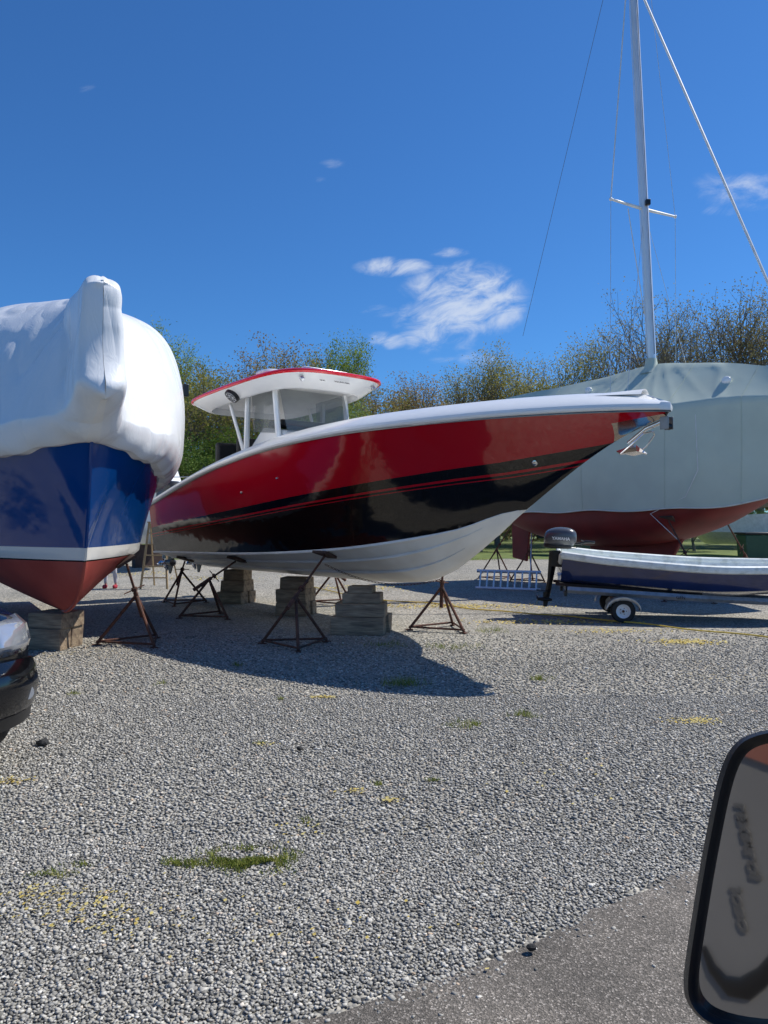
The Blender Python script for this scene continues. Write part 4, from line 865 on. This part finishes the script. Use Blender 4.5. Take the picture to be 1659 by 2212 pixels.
b=MB(); b.box((-1.0,VY+.004,1.30),(4.3,.008,.16)); b.build('red_band',M['vanred'],TV,world=True)
for x in (1.2,-3.2):
    for yy in (VY-.13,VY-1.8):
        b=MB(); b.lathe((x,yy-.11,.36),(0,1,0),[(.0,.02),(.2,.02),(.22,0),(.33,0),(.36,.04),(.36,.2),(.33,.24),(.22,.24),(.2,.22),(0,.22)],28); b.build('wheel',M['rub'],TV,world=True)
def smooth_ol(pts,n=3):
    q=[];k=len(pts)
    for i in range(k):
        p0,p1,p2,p3=[Vector((*pts[(i+j-1)%k],0)) for j in range(4)]
        for t in frange(0,1,n+1)[:-1]:
            q.append(.5*((2*p1)+(-p0+p2)*t+(2*p0-5*p1+4*p2-p3)*t*t+(-p0+3*p1-3*p2+p3)*t**3))
    return [PM(p.x,p.y) for p in q]
def inset(ring_,d):
    k=len(ring_); r=[]
    for i in range(k):
        t=(ring_[(i+2)%k]-ring_[i-2]); nrm=Vector((t.z,0,-t.x)).normalized()
        if nrm.dot(cen-ring_[i])<0: nrm=-nrm
        r.append(ring_[i]+Vector((nrm.x,KM*nrm.x,nrm.z))*d)
    return r
r0=smooth_ol(ol)
sh=lambda r_,dy:[p+ray*dy for p in r_]
sc_=lambda f:[cen+(p-cen)*f for p in r0]
b=MB(); b.grid([sh(inset(r0,.0125),.012),sh(inset(r0,.0095),-.001),sh(inset(r0,.0045),-.005),sh(r0,.004),sh(r0,.02),sh(sc_(.96),.05),sh(sc_(.8),.085),sh(sc_(.4),.105),sh(sc_(.01),.11)],0,True)
hou=b.build('side_mirror',M['blk'],TV,world=True,smooth=60)
m,nt,bs=newmat('mirror_glass'); bs.inputs['Metallic'].default_value=1; bs.inputs['Roughness'].default_value=.03
tcn=N(nt,'ShaderNodeTexCoord'); nn_=N(nt,'ShaderNodeTexNoise'); nn_.inputs['Scale'].default_value=7; nt.links.new(tcn.outputs['Object'],nn_.inputs['Vector']); rp=ramp(nt,[(.3,(.62,.61,.60)),(.7,(.72,.71,.70))]); nt.links.new(nn_.outputs['Fac'],rp.inputs[0]); nt.links.new(rp.outputs[0],bs.inputs['Base Color'])
gl=sh(inset(r0,.0115),.008); b=MB(); b.add(gl,[tuple(range(len(gl)))]); gls=b.build('mirror_glass',m,hou,world=True,smooth=0)
b=MB(); b.tube([cen+ray*.06+Vector((.05,0,-.05)),cen+Vector((.30,-.2,-.10)),Vector((.95,VY+.02,1.33))],[.05,.045,.05],10); b.build('mirror_arm',M['blk'],TV,world=True)
sz=None
for body,pa,pb,pc in (('LEXIMLOJ',(1592,1715),(1640,1945),(1614,1822)),('JOBO',(1585,1900),(1616,2040),(1597,1972))):
    A_=hit(*pa);B_=hit(*pb);C_=hit(*pc); xd=(B_-A_); ln=xd.length; xd.normalize(); yd=Vector((0,1,0)).cross(xd)
    if sz is None: sz=ln/len(body)*1.35
    text(body,sz,C_+Vector((0,.004,0)),xd,yd,M['vandark'],TV,world=True,ext=.001,bold=.003)
b=MB(); cpts=[hit(x,y)+Vector((0,.006,0)) for x,y in [(1520,2050),(1540,2098),(1572,2136),(1610,2142),(1650,2115),(1700,2050)]]; b.tube(cpts,[.012,.02,.025,.025,.02,.014],8,sq=(1,.3)); b.build('door_handle',M['blk'],TV,world=True)
# ---------------------------------------------------------------- TREES
def make_tree(seed,H,Wd,nl,ls,depth=4,clump=.55):
    rnd=random.Random(seed); tb=MB(); lf=MB()
    def leaves(p,k,rad):
        for _ in range(k):
            c=p+Vector((rnd.gauss(0,rad*.5),rnd.gauss(0,rad*.5),rnd.gauss(0,rad*.45))); a=Vector((rnd.uniform(-1,1),rnd.uniform(-1,1),rnd.uniform(-1,1))).normalized()*ls*rnd.uniform(.5,1.2); b2=a.orthogonal().normalized()*ls*rnd.uniform(.4,.8)
            lf.add([c-a*.5,c+b2*.5,c+a*.5,c-b2*.5],[(0,1,2,3)])
    def br(p,d,ln,r_,lv):
        pts=[p]; q=p.copy(); dd=d.copy()
        for i in range(3):
            dd=(dd+Vector((rnd.uniform(-.18,.18),rnd.uniform(-.18,.18),rnd.uniform(-.02,.14)))).normalized(); q=q+dd*ln/3; pts.append(q.copy())
        tb.tube(pts,[r_,r_*.8,r_*.62,r_*.42],6 if lv==0 else (4 if lv<2 else 3))
        if lv>=depth: leaves(pts[-1],nl,clump); leaves(pts[2],nl//2,clump*.7); return
        nch=[6,4,4,3,3][lv]
        for i in range(nch):
            t=rnd.uniform(.35 if lv==0 else .3,1); k=min(2,int(t*3)); bp=pts[k].lerp(pts[k+1],t*3-k)
            az=2*PI*(i+rnd.random()*.8)/nch; side=Vector((math.cos(az),math.sin(az),0)); sp=rnd.uniform(.45,.95)*(Wd if lv==0 else 1)
            nd=(dd*.75+side*sp+Vector((0,0,.12))).normalized(); br(bp,nd,ln*rnd.uniform(.55,.75),r_*.5,lv+1)
        br(pts[-1],(dd+Vector((rnd.uniform(-.3,.3),rnd.uniform(-.3,.3),.2))).normalized(),ln*.62,r_*.45,lv+1)
    br(Vector((0,0,0)),Vector((0,0,1)),H*.4,H*.017,0)
    zm=max(p.z for p in tb.v); 
    for p in tb.v+lf.v: p*=H/zm
    return tb,lf
protos=[]
for i,(sd,Wd,nl,ls,lm,dp,cl) in enumerate([(1,.85,13,.15,'leafA',4,.6),(2,.9,11,.13,'leafB',4,.6),(3,.8,18,.15,'leafC',4,.6),(4,.95,7,.11,'leafD',4,.55),(5,1.1,20,.22,'leafE',4,.8),(6,.9,13,.14,'leafA',4,.6),(7,1.0,10,.13,'leafB',4,.55),(8,.85,7,.11,'leafD',4,.55)]):
    tb,lf=make_tree(sd*13,14,Wd,nl,ls,dp,clump=cl)
    a=tb.build('trunk',M['bark'],None,smooth=0,normals=False); c=lf.build('crown',M[lm],None,smooth=0,normals=False); protos.append((a.data,c.data)); bpy.data.objects.remove(a); bpy.data.objects.remove(c)
def put(px,topy,D,k,wf,label,cat='tree',name='tree',group='trees behind the boatyard'):
    x=(px-830)/F*D; H=CH+(HZ-topy)/F*D; t=thing(name,label,cat,(x,D,0),random.random()*6,group); 
    for nm,me in zip(('trunk','crown'),protos[k]):
        o=bpy.data.objects.new(nm,me); C.objects.link(o); o.parent=t
    t.scale=(H/14*wf,H/14*wf,H/14); return t
TR=[(-420,700,62,0,1,'olive tree far outside the left of the yard'),(-230,700,58,5,1,'tree beyond the blue boat, left of all others in line'),(-60,720,60,1,1,'brown budding tree behind the blue boat wrap'),(120,745,60,0,1,'olive tree hidden behind the tall white wrap'),
(300,760,60,5,1,'olive tree showing just right of the white wrap, lower one'),(350,712,56,2,.8,'fresh green tree peeking over the right shoulder of the white wrap'),(430,760,52,0,1.1,'olive tree left of the hardtop of the red boat'),(505,748,60,5,1.1,'broad olive tree above the left end of the hardtop'),(580,756,58,1,1.1,'brown budding tree right above the red hardtop'),
(660,742,60,7,.8,'thin bare-branched tree just behind the light bar'),(738,720,55,2,.64,'narrow fresh green tree, tallest one right behind the hardtop'),(800,812,66,6,1.2,'brown tree right of the hardtop edge'),(850,820,64,0,1.2,'low olive tree right of the hardtop'),(905,812,68,6,1.2,'russet budding tree above the red boat gunwale middle'),
(960,822,64,1,1.2,'russet tree left of the round olive trees'),(1015,818,68,5,1.2,'olive tree between the russet trees and the twin round trees'),(1075,778,60,0,.9,'lower olive tree on the left flank of the twin round trees'),(1130,722,60,5,.9,'round olive tree, left one of the twin trees left of the mast'),(1205,728,61,0,.9,'round olive tree, right one of the twin trees left of the mast'),
(1290,770,66,1,1.1,'low brown tree between the twin trees and the mast'),(1385,655,60,7,.9,'bare budding tree directly behind the mast'),(1465,612,60,3,.95,'tall bare-branched tree right of the mast'),(1560,645,64,7,1.0,'bare tree between the two tallest trees at the right'),(1635,618,58,3,1.0,'tall bare-branched tree at the right edge'),
(1760,640,60,7,1,'bare tree just outside the right edge'),(1920,680,60,0,1,'olive tree far outside the right edge'),
(400,925,46,4,1.3,'dense green shrub tree just right of the blue boat'),(500,918,47,4,1.3,'dense green shrub tree left of the hardtop posts'),(780,862,49,2,1.0,'small yellow-green tree under the right end of the hardtop'),(620,900,50,4,1.3,'low dense tree seen through the hardtop posts'),(860,868,52,5,1.2,'low olive tree behind the red boat gunwale'),(240,930,48,4,1.4,'dense shrub tree hidden behind the blue boat'),(1010,860,54,6,1.3,'low russet tree above the white foredeck'),(1300,850,56,5,1.3,'low olive tree behind the sailboat ridge')]
for a in TR: put(*a)
for (px,ty,D,lab) in [(1040,1085,47,'low dark shrub in the gap between red bow and sailboat rudder'),(1230,1080,48,'low dark shrub behind the skiff outboard'),(1370,1085,50,'low dark shrub behind the sailboat keel'),(1500,1080,48,'low dark shrub beyond the trailer tongue'),(1600,1088,52,'low dark shrub beyond the green bin'),(340,1095,45,'low dark shrub behind the wooden step ladder')]:
    put(px,ty,D,4,2.0,lab,'shrub','shrub','low shrubs along the grass edge')
w=MB(); rnd=random.Random(3)
for i in range(24000):
    x=rnd.uniform(-75,85); y=rnd.uniform(72,84); hmax=8+3*noise.noise(Vector((x*.12,0,0)))+2.5*noise.noise(Vector((x*.5,2,0)))+(4.5 if x>22 else 0)
    z=rnd.random()**.8*hmax; c=Vector((x,y,z)); a=Vector((rnd.uniform(-1,1),rnd.uniform(-1,1),rnd.uniform(-1,1))).normalized()*.4; b2=a.orthogonal().normalized()*.3
    w.add([c-a,c+b2,c+a,c-b2],[(0,1,2,3)])
tag(w.build('far_wood',M['leafD'],smooth=0,normals=False),'dense distant wood behind the row of trees','wood',kind='stuff')
# ---------------------------------------------------------------- light, world, camera
sd=Vector((2.33,1.03,0)).normalized(); el=R(50.5)
sv=Vector((sd.x*math.cos(el),sd.y*math.cos(el),math.sin(el)))
sl=bpy.data.lights.new('sun','SUN'); sl.energy=5.0; sl.angle=R(.5); sl.color=(1,.955,.875); so=bpy.data.objects.new('sun',sl); C.objects.link(so); so.rotation_euler=sv.to_track_quat('Z','Y').to_euler(); so.location=(20,10,40)
W=bpy.data.worlds.new('World'); S.world=W; W.use_nodes=True; nt=W.node_tree; bg=nt.nodes['Background']; Lk=nt.links.new
sky=N(nt,'ShaderNodeTexSky',sky_type='NISHITA'); sky.sun_disc=False; sky.sun_elevation=el; sky.sun_rotation=math.atan2(sv.x,sv.y); sky.altitude=200; sky.air_density=1; sky.dust_density=.2; sky.ozone_density=3
tint=N(nt,'ShaderNodeMixRGB',blend_type='MULTIPLY'); tint.inputs[0].default_value=1; tint.inputs[2].default_value=(.33,.70,1.10,1); Lk(sky.outputs[0],tint.inputs[1])
tc=N(nt,'ShaderNodeTexCoord'); sp=N(nt,'ShaderNodeSeparateXYZ'); Lk(tc.outputs['Generated'],sp.inputs[0])
def mth(op,a,b_=None,c=None):
    n=N(nt,'ShaderNodeMath',operation=op)
    for i,q in enumerate((a,b_,c)):
        if q is None: continue
        if isinstance(q,(int,float)): n.inputs[i].default_value=q
        else: Lk(q,n.inputs[i])
    return n.outputs[0]
yy=mth('MAXIMUM',sp.outputs[1],.02); A=mth('DIVIDE',sp.outputs[0],yy); Bq=mth('DIVIDE',sp.outputs[2],yy)
cb=N(nt,'ShaderNodeCombineXYZ'); Lk(A,cb.inputs[0]); Lk(mth('MULTIPLY_ADD',Bq,1.9,mth('MULTIPLY',A,-.5)),cb.inputs[1])
nz=N(nt,'ShaderNodeTexNoise'); nz.inputs['Scale'].default_value=19; nz.inputs['Detail'].default_value=10; nz.inputs['Roughness'].default_value=.62; nz.inputs['Distortion'].default_value=.6; Lk(cb.outputs[0],nz.inputs['Vector'])
mask=None
for (px,py,rx,ry,am) in [(1020,645,110,70,1.05),(950,700,85,60,.85),(930,620,60,30,.8),(850,577,75,20,.8),(965,546,45,12,.55),(830,735,55,18,.65),(920,738,50,16,.55),(722,352,34,12,.42),(1600,410,100,45,.5),(1560,455,50,14,.4),(182,182,26,22,.3),(1010,775,80,20,.45),(820,672,50,14,.4),(690,388,22,8,.28)]:
    dx=mth('DIVIDE',mth('SUBTRACT',A,(px-830)/F),rx/F*1.4); dy=mth('DIVIDE',mth('SUBTRACT',Bq,(HZ-py)/F),ry/F*1.4)
    e=mth('MAXIMUM',mth('SUBTRACT',1,mth('ADD',mth('MULTIPLY',dx,dx),mth('MULTIPLY',dy,dy))),0); e=mth('MULTIPLY',e,am)
    mask=e if mask is None else mth('MAXIMUM',mask,e)
front=mth('GREATER_THAN',sp.outputs[1],.05)
dens=N(nt,'ShaderNodeMapRange'); dens.interpolation_type='SMOOTHSTEP'; dens.inputs[1].default_value=.26; dens.inputs[2].default_value=1.1; dens.inputs[3].default_value=0; dens.inputs[4].default_value=.75
Lk(mth('MULTIPLY',mth('MULTIPLY',mth('POWER',mask,.7),front),mth('MULTIPLY_ADD',nz.outputs['Fac'],2.6,-.45)),dens.inputs[0])
mc=N(nt,'ShaderNodeMixRGB'); Lk(dens.outputs[0],mc.inputs[0]); Lk(tint.outputs[0],mc.inputs[1]); mc.inputs[2].default_value=(6.2,6.8,7.8,1)
Lk(mc.outputs[0],bg.inputs[0]); bg.inputs[1].default_value=.115
cam=bpy.data.cameras.new('camera'); co=bpy.data.objects.new('camera',cam); C.objects.link(co); co.location=(0,0,CH); co.rotation_euler=(PI/2,0,0)
cam.sensor_width=36; cam.lens=36*F/2212; cam.shift_y=(HZ-1106)/2212; cam.clip_start=.05; cam.clip_end=2000; S.camera=co
S.view_settings.view_transform='Standard'; S.view_settings.look='None'; S.view_settings.exposure=0
